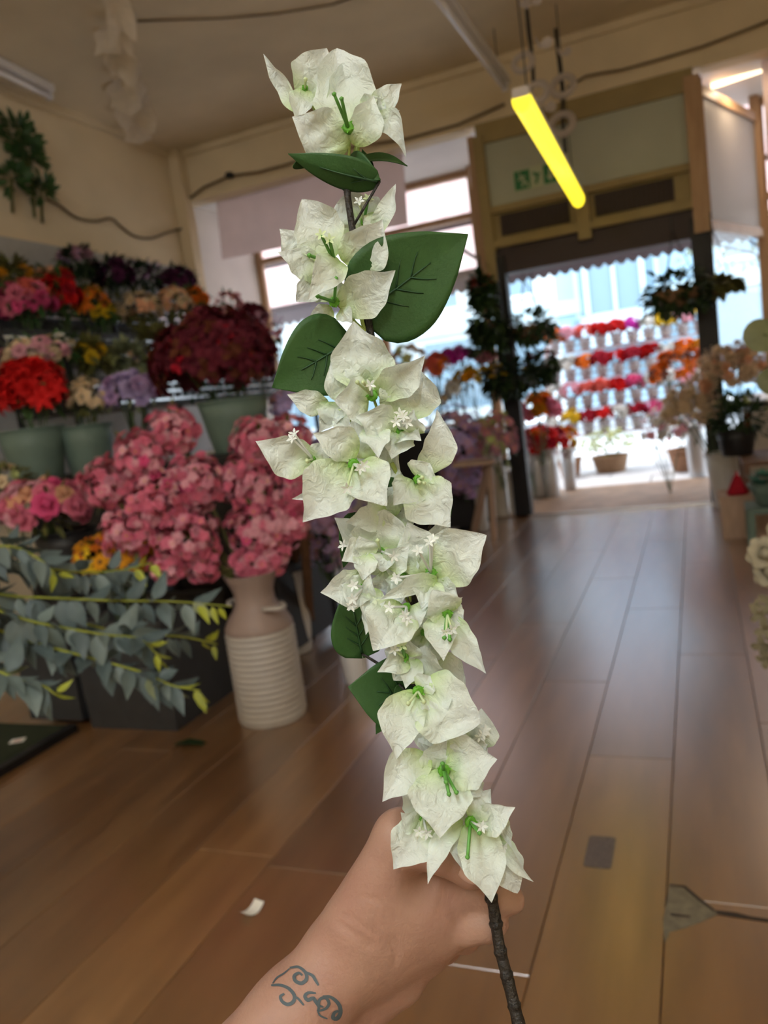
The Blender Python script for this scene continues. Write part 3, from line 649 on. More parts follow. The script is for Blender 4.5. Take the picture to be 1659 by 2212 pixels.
def table(name, label, x0, x1, y0, y1, z, m=None, leg=0.04, cloth=True):
    r = empty(name, ((x0 + x1)/2, (y0 + y1)/2, 0)); tag(r, label, 'display stand'); hx, hy = (x1 - x0)/2, (y1 - y0)/2
    m = m or M['black']
    MB().box((-hx, -hy, z - 0.03), (hx, hy, z)).build('top', m, r)
    lm_ = MB().box((-leg/2, -leg/2, 0), (leg/2, leg/2, z - 0.03)).mesh('leg', m, False)
    for sx_ in (-1, 1):
        for sy_ in (-1, 1): obj('leg', lm_, r, (sx_ * (hx - leg/2), sy_ * (hy - leg/2), 0))
    if cloth:
        MB().box((-hx + 0.01, -hy + 0.01, 0.05), (hx - 0.01, -hy + 0.02, z - 0.03)).build('front_panel', m, r)
        MB().box((hx - 0.02, -hy + 0.01, 0.05), (hx - 0.01, hy - 0.01, z - 0.03)).build('side_panel', m, r)
    return r
table('display_table', 'low black display stand behind the charcoal planters', -3.1, -2.45, 2.86, 3.24, 0.55)
table('display_table', 'tall black display stand under the red flower bucket', -3.45, -2.45, 3.28, 3.75, 0.98)
table('display_table', 'black display stand under the burgundy leaf bucket', -2.38, -1.82, 3.02, 3.62, 1.0)

def wbun(name, label, px, py, d, rx, ry, mix, n, size, floor_z, **kw):
    """bunch placed by where it shows and how far away it stands; stems go down to floor_z"""
    c = D(px, py, d); s = d / F_PX; R_ = (rx * s, rx * s * 0.8, ry * s)
    return bunch(name, label, 'flowers', c, R_, mix, n, size, base=(c[0], c[1], floor_z), **kw)

# ---- tall tiered wire rack against the left wall
rk = empty('wire_rack', (-3.75, 4.6, 0)); tag(rk, 'tiered dark wire rack of flowers along the left wall', 'rack')
shelves = [(-3.50, -3.02, 1.34), (-3.95, -3.52, 1.68), (-4.36, -3.98, 2.0)]
for k, (x0, x1, z) in enumerate(shelves):
    for y in (3.85, 4.9, 6.1):
        b = MB(); b.bar((x1 + 3.75, y - 4.6, 0), (x1 + 3.75, y - 4.6, z + 0.1), 0.03); b.build('post', M['darkmetal'], rk)
    b = MB()
    for x in (x0, (x0 + x1)/2, x1): b.bar((x + 3.75, -1.2, z), (x + 3.75, 1.55, z), 0.012)
    for zz in (0.05, 0.1): b.bar((x1 + 3.75, -1.2, z + zz), (x1 + 3.75, 1.55, z + zz), 0.012)
    b.build('shelf_rails', M['chrome'], rk)
    MB().box((x0 + 3.77, -1.18, z - .01), (x1 + 3.73, 1.53, z + .15)).build('trough', M['blackpl'], rk)
    MB().box((x0 + 3.75, -1.2, z - 0.03), (x1 + 3.75, 1.55, z - 0.012)).build('shelf', M['darkmetal'], rk)
    wm_ = MB().box((-0.003, -0.003, 0), (0.003, 0.003, 0.1)).mesh('wire', M['chrome'], False)
    for i in range(34): obj('wire', wm_, rk, (x1 + 3.75, -1.18 + i * 0.082, z))
def shelfbun(label, px, py, X, rx, ry, mix, n, size, z, pot=True, name='flower_bunch', **kw):
    c = PX(px, py, X); d = -(ROT.T @ (c - CAM))[2]; s = d / F_PX
    kw['nleaf'] = kw.get('nleaf', 26) * 2 + 20; kw.setdefault('leafsize', (.08, .035))
    rr = min(rx * s, 0.2)
    bunch(name, label, 'flowers', c, (rr, rx * s, ry * s), mix, n, size, base=(c[0], c[1], z), group='bunches on the wire rack', **kw)
ZA, ZB_, ZCc = 1.345, 1.685, 2.005
S = shelfbun
S('hot pink flowers on the middle rack tier beside the red ones', 55, 655, -3.74, 58, 40, [('carnation', 'hotpink'), ('carnation', 'pink'), ('rose', 'coral', .4)], 34, .055, ZB_, seed=21)
S('dark red flowers on the middle rack tier beside hot pink ones', 132, 640, -3.76, 34, 52, [('carnation', 'crimson'), ('carnation', 'red')], 26, .05, ZB_, seed=22)
S('orange lilies on the middle rack tier beside yellow ones', 196, 652, -3.72, 30, 32, [('lily', 'orange'), ('lily', 'amber', .3)], 14, .07, ZB_, seed=23)
S('small yellow bunch on the middle rack tier below the orange lilies', 222, 678, -3.66, 22, 22, [('carnation', 'yellow')], 12, .04, ZB_, seed=24)
S('cream blossom on the middle rack tier right of the yellow bunch', 300, 668, -3.74, 48, 34, [('blossom', 'cream'), ('double', 'peach', .4)], 40, .045, ZB_, seed=25, leaf='olive')
S('peach and cream blossom at the middle tier end near the window', 376, 655, -3.74, 40, 32, [('blossom', 'peach'), ('blossom', 'cream')], 34, .045, ZB_, seed=26, leaf='olive')
S('orange flowers at the window end of the middle rack tier', 424, 648, -3.74, 20, 24, [('carnation', 'orange')], 12, .05, ZB_, seed=27)
S('peach chrysanthemums high on the rack above the dark red flowers', 112, 600, -4.1, 34, 16, [('puff', 'peach'), ('puff', 'coral')], 16, .05, ZCc, seed=28)
S('olive and yellow foliage on the top rack tier at its near end', 25, 592, -4.1, 42, 28, [('puff', 'amber'), ('leafy', 'palegreen')], 14, .05, ZCc, seed=29, leaf='olive', nleaf=60)
S('mauve spray on the top rack tier above the orange lilies', 165, 566, -4.1, 36, 26, [('spike', 'lilac'), ('puff', 'mauve'), ('spike', 'darkpurple')], 18, .06, ZCc, seed=30, leaf='dark', nleaf=60)
S('dark purple flowers on the top rack tier, lowest in the row', 240, 592, -4.1, 44, 32, [('carnation', 'darkpurple'), ('spike', 'darkpurple')], 26, .06, ZCc, seed=31, leaf='dark', nleaf=60)
S('dark purple spikes with lilac tips on the top rack tier', 310, 596, -4.1, 42, 28, [('spike', 'darkpurple'), ('spike', 'lilac', .3)], 24, .06, ZCc, seed=32, leaf='dark', nleaf=60)
S('near-black plum flowers at the window end of the top rack tier', 380, 612, -4.1, 38, 28, [('carnation', 'darkpurple'), ('spike', 'mauve', .25)], 24, .055, ZCc, seed=33, leaf='dark', nleaf=60)
S('cream and pale pink roses on the lowest rack tier', 70, 768, -3.26, 68, 28, [('rose', 'cream'), ('rose', 'palepink'), ('puff', 'white', .4)], 34, .04, ZA, seed=34)
S('white and cream sprays on the lowest rack tier beside a yellow one', 130, 750, -3.3, 34, 26, [('blossom', 'white'), ('double', 'cream')], 26, .035, ZA, seed=35)
S('yellow flowers with olive leaves on the lowest rack tier', 196, 768, -3.26, 30, 30, [('carnation', 'yellow'), ('puff', 'amber', .5)], 14, .04, ZA, seed=36, leaf='olive', nleaf=50)
S('grey green foliage bunch on the lowest rack tier behind the lavender', 272, 778, -3.26, 46, 34, [('puff', 'tan', .3), ('spike', 'mauve', .3), ('leafy', 'palegreen', .3)], 12, .035, ZA, seed=37, leaf='sage', nleaf=110)
S('dusty brown foliage bunch on the lowest rack tier behind burgundy leaves', 335, 745, -3.26, 40, 40, [('spike', 'mauve'), ('spike', 'tan')], 16, .04, ZA, seed=38, leaf='olive', nleaf=80)

# ---- buckets on the stands
cR = D(88, 1040, 3.95); cR[2] = 0.982
bucket('flower_bucket', 'sage grey plastic bucket of red flowers on the tall stand', cR, .115, .158, .262, M['gb'], group='sage grey buckets')
wbun('red_flowers', 'bright red flowers in the sage grey bucket', 66, 850, 3.95, 80, 68, [('carnation', 'red'), ('lily', 'red', .5), ('lily', 'coral', .1)], 60, .058, 1.13, seed=41, leaf='green', nleaf=40)
cC = D(196, 1000, 4.05); cC[2] = 0.982
bucket('flower_bucket', 'sage grey bucket beside the red flower bucket', cC, .10, .135, .245, M['gb'], group='sage grey buckets')
wbun('cream_flowers', 'small cream flowers drooping over the sage grey bucket', 186, 862, 4.0, 46, 46, [('blossom', 'cream'), ('puff', 'cream')], 60, .024, 1.12, seed=42, leaf='olive', nleaf=70, leafsize=(.05, .02))
wbun('lavender_flowers', 'lavender hydrangea heads between cream and burgundy bunches', 282, 848, 4.05, 58, 40, [('carnation', 'lavender'), ('carnation', 'lilac', .6), ('double', 'palepink', .25)], 34, .05, 1.0, seed=43, leaf='sage', nleaf=40)
cB = D(520, 975, 3.9); cB[2] = 1.002
bucket('flower_bucket', 'sage grey bucket under the burgundy leaves', cB, .125, .172, .25, M['gb'], group='sage grey buckets')
wbun('burgundy_leaves', 'big bunch of burgundy maple-like leaves in a grey bucket', 462, 782, 3.9, 138, 108, [('leafy', 'burgundy'), ('leafy', 'crimson', .12), ('leafy', 'rust', .3)], 240, .064, 1.16, seed=44, leaf='dark', nleaf=50, nstem=14)
wbun('burgundy_leaves', 'upright burgundy sprig against the window light', 545, 690, 4.0, 26, 26, [('leafy', 'burgundy'), ('leafy', 'mauve', .4)], 22, .055, 1.02, seed=45, leaf='dark', nleaf=6, nstem=5)
_c = D(492, 668, 4.7); bucket('floor_vase', 'tall black floor vase behind the burgundy leaves', (_c[0], _c[1], 0), .07, .08, 1.15, M['blackpl'], 'vase')
wbun('pink_spray', 'pale pink spray behind the burgundy leaves by the window', 492, 668, 4.7, 30, 34, [('spike', 'dustypink'), ('blossom', 'palepink')], 22, .05, 1.1, seed=46, nleaf=16)
_c = D(588, 722, 5.0); bucket('floor_vase', 'tall dark floor vase near the shop window sill', (_c[0], _c[1], 0), .07, .08, 1.05, M['blackpl'], 'vase')
wbun('pink_spray', 'lilac and pink spray beside the shop window behind the left leaf', 588, 722, 5.0, 24, 40, [('spike', 'dustypink'), ('spike', 'lilac')], 18, .05, 1.0, seed=47, nleaf=12)

# ---- milk churn with pink blossom
ch = empty('milk_churn', (-1.62, 2.52, 0)); tag(ch, 'ribbed stone-white milk churn standing on the floor', 'milk churn')
pr = [(0.001, 0), (.128, 0), (.131, .008)]
for i in range(15):
    z = .012 + i * .023; pr += [(.1275, z), (.1345, z + .007), (.1345, z + .016), (.1275, z + .0228)]
MB().lathe(pr + [(.131, .362)], 36).build('ribbed_body', M['can'], ch, True)
MB().lathe([(.131, .36), (.131, .372), (.118, .40), (.092, .435), (.078, .462), (.076, .50), (.084, .53), (.104, .575), (.106, .58), (.098, .575), (.074, .52), (.001, .50)], 36).build('neck', M['can2'], ch, True)
for s_ in (-1, 1):
    t = np.linspace(-1, 1, 9); d_ = np.array([0.93, -0.36, 0]) * s_
    pts = [d_ * (.10 + .062 * (1 - k*k)) + np.array([0, 0, .452 + .0 * k]) + np.array([0.36, 0.93, 0]) * .045 * k for k in t]
    MB().tube(pts, .009, 7).build('handle', M['can'], ch, True)
def blossom_bush(label, blobs, d, n, seed, base):
    r = random.Random(seed); root = empty('pink_blossom', base); tag(root, label, 'flowers', 'pink blossom bushes'); loc = np.array(root.location)
    tot = sum(rx * ry for _, _, rx, ry in blobs)
    b = MB()
    for (x, y, rx, ry) in blobs:
        k = int(n * rx * ry / tot); c = D(x, y, d); s = d / F_PX
        for i in range(k):
            while True:
                v = unit([r.gauss(0, 1), r.gauss(0, 1), r.gauss(0, 1)])
                if v @ unit(CAM - c) > -0.3 or r.random() < .25: break
            p = c + v * np.array([rx, rx * .8, ry]) * s * r.uniform(.78, 1.06)
            o = obj('blossom', bloom('double' if r.random() < .6 else 'blossom', r.choices(['pink', 'palepink', 'hotpink', 'dustypink'], [5, 2.6, .7, 2])[0]), root, p - loc)
            o.scale = (r.uniform(.018, .027),) * 3; o.rotation_euler = orient(unit(v + np.array([r.uniform(-.5, .5), r.uniform(-.5, .5), .2])), r.uniform(0, 6))
        for i in range(max(2, k // 9)):
            v = unit([r.gauss(0, 1), r.gauss(0, 1), r.gauss(0, 1)]); leaf_quads(b, c + v * np.array([rx, rx * .8, ry]) * s * r.uniform(.6, 1.0) - loc, unit(v + np.array([0, 0, .3])), (0, 0, 1), .05, .02)
        b.tube(bez((0, 0, 0), (c - loc) * .5 + np.array([0, 0, .1]), c - loc, 6), .005, 5, False)
    b.build('branches', LM['olive'], root, True)['kind'] = 'stuff'
    b2 = MB(); src = {k: MB() for k in ()}
    base_me = [bloom('double', 'pink'), bloom('blossom', 'pink')]; vv = [np.array([v.co[:] for v in q.vertices]) for q in base_me]; ff = [[tuple(p.vertices) for p in q.polygons] for q in base_me]
    for (x, y, rx, ry) in blobs:
        k = int(n * 3.2 * rx * ry / tot); c = D(x, y, d); s = d / F_PX
        for i in range(k):
            v = unit([r.gauss(0, 1), r.gauss(0, 1), r.gauss(0, 1)]); p = c + v * np.array([rx, rx * .8, ry]) * s * r.uniform(.55, 1.0)
            q = r.randrange(2); Rm = np.array(orient(unit(v + np.array([r.uniform(-.5, .5), r.uniform(-.5, .5), .2])), r.uniform(0, 6)).to_matrix())
            b2.add(vv[q] @ Rm.T * r.uniform(.018, .027) + p - loc, ff[q], 0 if r.random() < .6 else 1)
    b2.build('blossom_mass', [FM['pink'], FM['palepink']], root, True)['kind'] = 'stuff'
    return root
cb = np.array([-1.62, 2.52, .50])
blossom_bush('wide pink blossom bush leaning left out of the churn', [(375, 930, 62, 56), (300, 985, 70, 62), (235, 1045, 68, 56), (330, 1080, 86, 72), (420, 1040, 66, 70), (290, 1150, 80, 58), (400, 1160, 84, 70), (440, 1225, 40, 34), (365, 1225, 50, 30)], 2.95, 300, 1, cb - np.array([.02, 0, 0]))
blossom_bush('pink blossom bush standing upright behind the white flower spray', [(560, 955, 66, 56), (625, 950, 50, 56), (540, 1040, 70, 70), (620, 1050, 62, 76), (560, 1140, 76, 66), (620, 1135, 44, 56), (540, 1215, 50, 44), (590, 1190, 36, 50)], 3.0, 300, 2, cb + np.array([.02, 0, 0]))

# ---- charcoal planters with daisies, roses behind
square_pot('planter_box', 'wider charcoal planter box of orange daisies on the floor', (-2.165, 2.56, 0), (.225, .22), .44, M['charcoal'], 'planter', .94)
square_pot('planter_box', 'narrower charcoal planter box standing on the turf mat', (-2.56, 2.56, 0.03), (.15, .22), .42, M['charcoal'], 'planter', .94)
wbun('orange_daisies', 'orange and amber daisies in the wider charcoal planter', 255, 1205, 3.1, 108, 62, [('daisy', 'amber'), ('daisy', 'orange', .5), ('daisy', 'yellow', .4)], 64, .046, .30, seed=51, leaf='dark', nleaf=80)
cRo = D(100, 1150, 3.42); cRo[2] = .552
bucket('flower_bucket', 'black bucket of pink roses on the low stand', (cRo[0], cRo[1] + .1, .552), .10, .13, .22, M['blackpl'])
wbun('pink_roses', 'pink and peach roses above the eucalyptus', 92, 1096, 3.42, 104, 52, [('rose', 'pink'), ('rose', 'palepink'), ('rose', 'hotpink', .5), ('rose', 'peach', .5)], 46, .048, .70, seed=52, leaf='olive', nleaf=60)
wbun('wild_roses', 'olive leaves and cream buds beneath the red flower bucket', 20, 1040, 3.6, 50, 30, [('rose', 'cream', .4), ('puff', 'palegreen')], 10, .03, .56, seed=53, leaf='olive', nleaf=70)

# ---- turf mat with black edge and a price sticker
tm_ = empty('turf_mat', (-2.95, 1.6, 0)); tag(tm_, 'dark green artificial turf mat with black edging on the floor', 'mat')
MB().box((-.8, -1.2, 0.0), (.49, .72, .022)).build('turf', M['turf'], tm_)
b = MB(); b.box((.49, -1.2, 0), (.53, .72, .03)); b.build('edging', M['blackpl'], tm_)
M['sticker_red'] = mat('faded_red_print', (0.72, 0.40, 0.34), 0.8)
pt = empty('price_sticker', FL(38, 1600, .023)); tag(pt, 'small white and pink price sticker on the turf mat', 'sticker')
MB().box((-.028, -.02, 0), (.028, .02, .0015)).build('sticker', M['paper'], pt).rotation_euler = (0, 0, .5)
MB().box((-.012, -.012, .0016), (.016, .004, .002)).build('print', M['sticker_red'], pt).rotation_euler = (0, 0, .5)

# ---- eucalyptus sprays reaching in from the left
EU = D(-330, 1420, 1.75)
ev = bucket('tall_vase', 'tall charcoal vase of eucalyptus on the turf mat', (EU[0], EU[1], .0), .10, .13, .62, M['charcoal'], 'vase')
if EU[0] < -2.4: ev.location.z = .024
def eucalyptus(label, pts, d0, d1, seed, tipcol='lime'):
    r = random.Random(seed); n = len(pts)
    P = [np.array([EU[0], EU[1], .50]), np.array([EU[0] + .02, EU[1], .70])] + [D(x, y, d0 + (d1 - d0) * i / (n - 1)) for i, (x, y) in enumerate(pts)]
    root = empty('eucalyptus', P[0]); tag(root, label, 'eucalyptus', 'eucalyptus sprays')
    C_ = spline(P, 8); MB().tube(rel(C_, root), np.linspace(.0042, .0016, len(C_)), 6).build('stem', LM['lime'], root, True)
    k0 = 14; m_ = len(C_)
    for i in range(k0, m_, 1):
        t = (i - k0) / (m_ - k0); tan = unit(C_[min(i + 1, m_ - 1)] - C_[i - 1])
        for s_ in (-1, 1):
            if r.random() < (.12 if t < .80 else .62): continue
            side = unit(np.cross(tan, (0, 0, 1)) * s_ * r.uniform(.2, 1) + np.array([0, 0, r.uniform(-1.7, .45)]) + tan * r.uniform(.1, .8))
            tip = t > .80
            L = r.uniform(.056, .098) * (1 - .35 * t) if not tip else r.uniform(.035, .05)
            W = L * (r.uniform(.42, .62) if not tip else .42)
            b = MB(); d_ = side; nr = unit(np.cross(d_, tan) + np.array([0, 0, .15]) + np.array([r.uniform(-.3, .3) for _ in range(3)])); s2 = unit(np.cross(d_, nr)); nr = np.cross(s2, d_)
            G = np.zeros((8, 5, 3))
            for a in range(8):
                u = a / 7; ww = W / 2 * (math.sin(math.pi * u ** .75) * (1 - .25 * u) + .03 * (1 - u)); bend = L * .25 * u * u
                for c in range(5):
                    v = -1 + c / 2; G[a, c] = d_ * (L * u + .006) - nr * bend + s2 * ww * v + nr * abs(v) * ww * .22
            o = b.grid(G).build('leaf', LM['lime' if tip else r.choices(['bluegrey', 'grey', 'teal', 'sage'], [6, 3.4, .0, .5])[0]], root, True)
            o.location = tuple(rel(C_[i], root))
eucalyptus('eucalyptus spray with yellow tips reaching furthest towards the churn', [(-140, 1290), (60, 1290), (230, 1297), (380, 1300), (500, 1310)], 1.75, 1.72, 1)
eucalyptus('eucalyptus spray drooping lowest over the charcoal planter', [(-140, 1330), (60, 1385), (190, 1420), (300, 1450), (370, 1480), (432, 1492)], 1.72, 1.66, 2)
eucalyptus('eucalyptus spray of pale leaves nearest the orange daisies', [(-140, 1240), (20, 1215), (150, 1235), (260, 1232), (330, 1215)], 1.78, 1.82, 3)
eucalyptus('eucalyptus spray curling between the highest and lowest ones', [(-140, 1300), (80, 1345), (220, 1370), (300, 1380), (345, 1420)], 1.7, 1.68, 4)
eucalyptus('eucalyptus spray with a drooping yellow tip before the black stand', [(-140, 1310), (100, 1330), (260, 1365), (390, 1375), (470, 1392)], 1.86, 1.88, 5)
eucalyptus('short eucalyptus spray at the frame edge below the others', [(-150, 1350), (-40, 1430), (40, 1468), (90, 1480), (120, 1500)], 1.66, 1.62, 6)
eucalyptus('short leafy eucalyptus spray rising under the pink roses', [(-150, 1250), (-60, 1195), (20, 1180), (80, 1205), (120, 1240)], 1.7, 1.7, 7)

# ---- litter and marks on the floor
tagp = empty('paper_tag', FL(545, 1970)); tag(tagp, 'curled white paper tag lying on the floor boards', 'paper tag')
G = np.array([[[x, y, .002 + .012 * (abs(y) / .027) ** 2] for x in (-.016, 0, .016)] for y in np.linspace(-.027, .027, 7)])
o = MB().grid(G).build('paper', M['paper'], tagp, True); o.rotation_euler = (0, 0, -.25)
lf = empty('fallen_leaf', FL(408, 1612)); tag(lf, 'dark fallen leaf on the boards near the churn', 'leaf')
b = MB(); leaf_quads(b, np.array([-.07, 0, .004]), (1, .15, .1), (0, 0, 1), .16, .055); b.build('blade', LM['dark'], lf, True)
M['stain'] = mat('dark_grey_adhesive_mark', (0.11, 0.085, 0.075), 0.45, noise=0.3, nscale=120)
st = empty('floor_sticker', FL(1296, 1840)); tag(st, 'worn dark grey rectangular sticker residue on a floor board', 'sticker')
b = MB(); pts = []
for cx_, cy_, a0 in ((.024, .058, 0), (-.024, .058, 1), (-.024, -.058, 2), (.024, -.058, 3)):
    for k in range(4): a = (a0 + k / 3) * math.pi / 2; pts.append((cx_ + .009 * math.cos(a), cy_ + .009 * math.sin(a)))
V = [(x, y, z) for z in (0.0, .0008) for x, y in pts]; n_ = len(pts)
b.add(V, [tuple(range(n_, 2*n_))] + [(i, (i+1) % n_, n_ + (i+1) % n_, n_ + i) for i in range(n_)]); b.build('residue', M['stain'], st)
M['cement'] = mat('dusty_grey_cement', (0.16, 0.135, 0.09), 0.9, noise=0.25, nscale=40)
cr = empty('floor_damage', FL(1445, 1950)); tag(cr, 'broken board corner showing grey cement with a crack', 'damage')
def flatpoly(px, z, name, m):
    q = rel([FL(x, y) for x, y in px], cr); n = len(q); V = [p + np.array([0, 0, z_]) for z_ in (0.0, z) for p in q]
    MB().add(V, [tuple(range(2*n - 1, n - 1, -1))] + [(i, (i+1) % n, n + (i+1) % n, n + i) for i in range(n)]).build(name, m, cr)
flatpoly([(1447, 1911), (1478, 1915), (1510, 1940), (1545, 1968), (1558, 1973), (1520, 1990), (1480, 2005), (1447, 2014), (1436, 2040), (1432, 1985), (1440, 1950)], .0010, 'cement_patch', M['cement'])
M['crack'] = mat('dark_crack', (0.035, 0.025, 0.018), 0.9)
flatpoly([(1545, 1967), (1590, 1972), (1620, 1980), (1700, 1992), (1700, 1998), (1620, 1987), (1585, 1982), (1550, 1976)], .0014, 'crack', M['crack'])
flatpoly([(1449, 1974), (1490, 1979), (1492, 1983), (1449, 1980)], .0016, 'crack', M['crack'])
flatpoly([(1446, 1911), (1480, 1914), (1512, 1941), (1546, 1968), (1540, 1969), (1506, 1944), (1476, 1918), (1446, 1915)], .0016, 'crack', M['crack'])
# ================================================================== BY THE DOOR AND ON THE RIGHT
M['silver'] = mat('galvanised_bucket', (0.55, 0.56, 0.58), 0.35, metal=0.5)
M['greenpl'] = mat('olive_green_bucket', (0.13, 0.17, 0.06), 0.5)
# tall lilac bushes with stands
cl = FL(640, 1405); bucket('tall_bucket', 'white tall bucket under the lilac bush behind the spray', (cl[0], cl[1], 0), .085, .11, .40, M['whitepl'], group='white tall buckets')
wbun('lilac_flowers', 'large lilac bush behind the white flower spray', 690, 1085, 3.75, 96, 150, [('blossom', 'lilac'), ('double', 'lavender', .7), ('blossom', 'mauve', .4)], 210, .034, .25, seed=61, leaf='dark', nleaf=60, shape='ball', jitter=.35)
cl2 = FL(772, 1472); bucket('tall_bucket', 'white bucket half hidden behind the spray leaves', (cl2[0], cl2[1], 0), .05, .06, .16, M['whitepl'], group='white tall buckets')
wbun('lilac_flowers', 'small pale lilac tuft above the pink blossom', 628, 875, 4.0, 46, 34, [('double', 'lavender'), ('blossom', 'palepink', .4)], 40, .034, 1.0, seed=62, nleaf=20)
es = empty('easel_stand', FL(672, 1385)); tag(es, 'brown wooden easel leg beside the white tall bucket', 'stand')
b = MB(); b.bar((0, 0, 0), rel(D(655, 1120, 3.45), es), .04, .03); b.build('leg', M['brownwood'], es)
b = MB(); b.bar((-.3, .25, 0), rel(D(650, 1125, 3.5), es), .035, .03); b.build('leg', M['brownwood'], es)
# right of the spray: purple bush over tall buckets
for k, (x, y, m, lab) in enumerate([(975, 1150, 'whitepl', 'white tall bucket nearest the spray under the lilac bush'), (1008, 1143, 'blackpl', 'black tall bucket between two white ones'), (1040, 1146, 'whitepl', 'white tall bucket beside the pale wooden stand')]):
    c = FL(x, y); bucket('tall_bucket', lab, (c[0], c[1], 0), .06, .075, .36, M[m], group='tall buckets by the door')
wbun('lilac_flowers', 'lilac bush just right of the white spray', 996, 975, 6.1, 58, 104, [('blossom', 'lilac'), ('double', 'lavender', .6), ('blossom', 'mauve', .4)], 190, .048, .30, seed=63, leaf='dark', nleaf=40, shape='ball', jitter=.35)
wbun('mauve_flowers', 'dusty mauve flowers between the lilac bush and the doorway', 1075, 955, 5.7, 42, 66, [('blossom', 'dustypink'), ('blossom', 'mauve'), ('puff', 'palegreen', .3)], 90, .042, .40, seed=64, leaf='sage', nleaf=40)
es = empty('plant_stand', FL(1068, 1165)); tag(es, 'pale wooden plant stand legs near the doorway', 'stand')
top = rel(D(1058, 1000, 5.75), es)
b = MB(); b.bar((0, 0, 0), top, .045, .04); b.build('leg', M['palewood'], es)
b = MB(); b.bar((-.22, .2, 0), top + np.array([-.02, .05, 0]), .045, .04); b.build('leg', M['palewood'], es)
b = MB(); b.box(tuple(top + np.array([-.25, -.12, 0])), tuple(top + np.array([.06, .16, .03]))); b.build('top', M['palewood'], es)
# counter under the window with mixed flowers
table('display_table', 'black display stand beside the left door post', -2.5, -1.72, 6.1, 6.6, 0.86)
W = [('red orange tulips on the stand under the shop window', 942, 792, 26, 22, [('rose', 'coral'), ('lily', 'orange')], 12, .06),
     ('magenta blooms on the window stand behind the big leaf', 990, 772, 36, 18, [('carnation', 'magenta'), ('carnation', 'lilac', .5)], 18, .05),
     ('yellow blooms on the window stand beside the door post', 1022, 815, 42, 20, [('carnation', 'yellow'), ('carnation', 'amber', .5)], 20, .05),
     ('white anemones with dark eyes on the window stand', 984, 842, 26, 24, [('daisy', 'white')], 9, .065),
     ('cream and green mixed bunch on the window stand', 925, 868, 34, 34, [('rose', 'cream'), ('puff', 'palegreen')], 16, .05),
     ('pink blooms on the window stand against the street light', 1050, 772, 26, 16, [('carnation', 'palepink'), ('carnation', 'pink')], 12, .05),
     ('pale pink and green bunch behind the spray stem', 880, 790, 40, 44, [('rose', 'tan'), ('puff', 'cream'), ('leafy', 'palegreen')], 22, .05)]
for i, (lab, x, y, rx, ry, mix, n, s_) in enumerate(W):
    wbun('flower_bunch', lab, x, y, 6.75, rx, ry, mix, n, s_, .87, seed=70 + i, leaf='olive', nleaf=30, group='bunches under the window')
# hanging baskets on both door posts
def hang_basket(label, px, py, Y, rx, ry, leafc, pot, seed, top=2.2, trail=0.25, extra=None):
    c = PY(px, py, Y); r = random.Random(seed); root = empty('hanging_basket', c); tag(root, label, 'hanging basket'); s = Y * 1.02 / F_PX
    R_ = rx * s
    prof = [(.001, -.62 * R_), (.45 * R_, -.55 * R_), (.72 * R_, -.25 * R_), (.78 * R_, 0), (.72 * R_, .0), (.001, -.05 * R_)]
    MB().lathe(prof, 18).build('basket', pot, root, True)
    for k in range(3):
        a = k * 2.09; MB().tube([(.76 * R_ * math.cos(a), .76 * R_ * math.sin(a), 0), (0, 0, min(.5, top - c[2] - .1))], .004, 4).build('chain', M['darkmetal'], root)
    MB().tube([(0, 0, min(.5, top - c[2] - .1)), (0, 0, top - c[2])], .005, 5).build('hook', M['darkmetal'], root)
    b = MB()
    for i in range(330):
        v = unit([r.gauss(0, 1), r.gauss(0, 1), r.gauss(0, .7)]); p = v * np.array([R_, R_ * .8, ry * s]) * r.uniform(.5, 1.05)
        if r.random() < .3: p = np.array([v[0] * R_, v[1] * R_, -r.random() * trail])
        leaf_quads(b, p, unit(v + np.array([0, 0, r.uniform(-1, .3)])), unit([r.uniform(-.5, .5), r.uniform(-.5, .5), 1]), r.uniform(.06, .10), r.uniform(.04, .06))
    b.build('foliage', LM[leafc], root, True)['kind'] = 'stuff'
    if extra:
        for i in range(extra[1]):
            v = unit([r.gauss(0, 1), r.gauss(0, 1), abs(r.gauss(0, 1))]); o = obj('bloom', bloom('carnation', extra[0]), root, v * np.array([R_, R_ * .8, ry * s])); o.scale = (.04,) * 3
hang_basket('trailing ivy in a brown basket hung left of the doorway', 1052, 705, 6.45, 34, 26, 'ivy', M['wick'], 1, trail=.2)
hang_basket('wide dark green basket hung inside the doorway', 1142, 705, 6.9, 52, 34, 'ivy', M['wick'], 2, top=2.1, trail=.12)
hang_basket('red leaved trailing plant hung high by the left door post', 1040, 628, 6.35, 20, 34, 'ivy', M['wick'], 3, trail=.45, extra=('coral', 9))
hang_basket('lower basket with yellow flowers beside the left door post', 1100, 815, 6.5, 52, 34, 'dark', M['blackpl'], 4, trail=.15, extra=('yellow', 8))
hang_basket('dark basket with red flowers hung by the doorway', 1168, 790, 6.95, 28, 36, 'ivy', M['wick'], 5, top=2.1, trail=.15, extra=('crimson', 8))
hang_basket('dark leafy basket hung on the right door post', 1462, 628, 6.45, 56, 40, 'ivy', M['wick'], 6, trail=.15)
hang_basket('bare wicker basket hung right of the black door post', 1546, 615, 6.6, 38, 8, 'olive', M['wick'], 7, trail=.05)
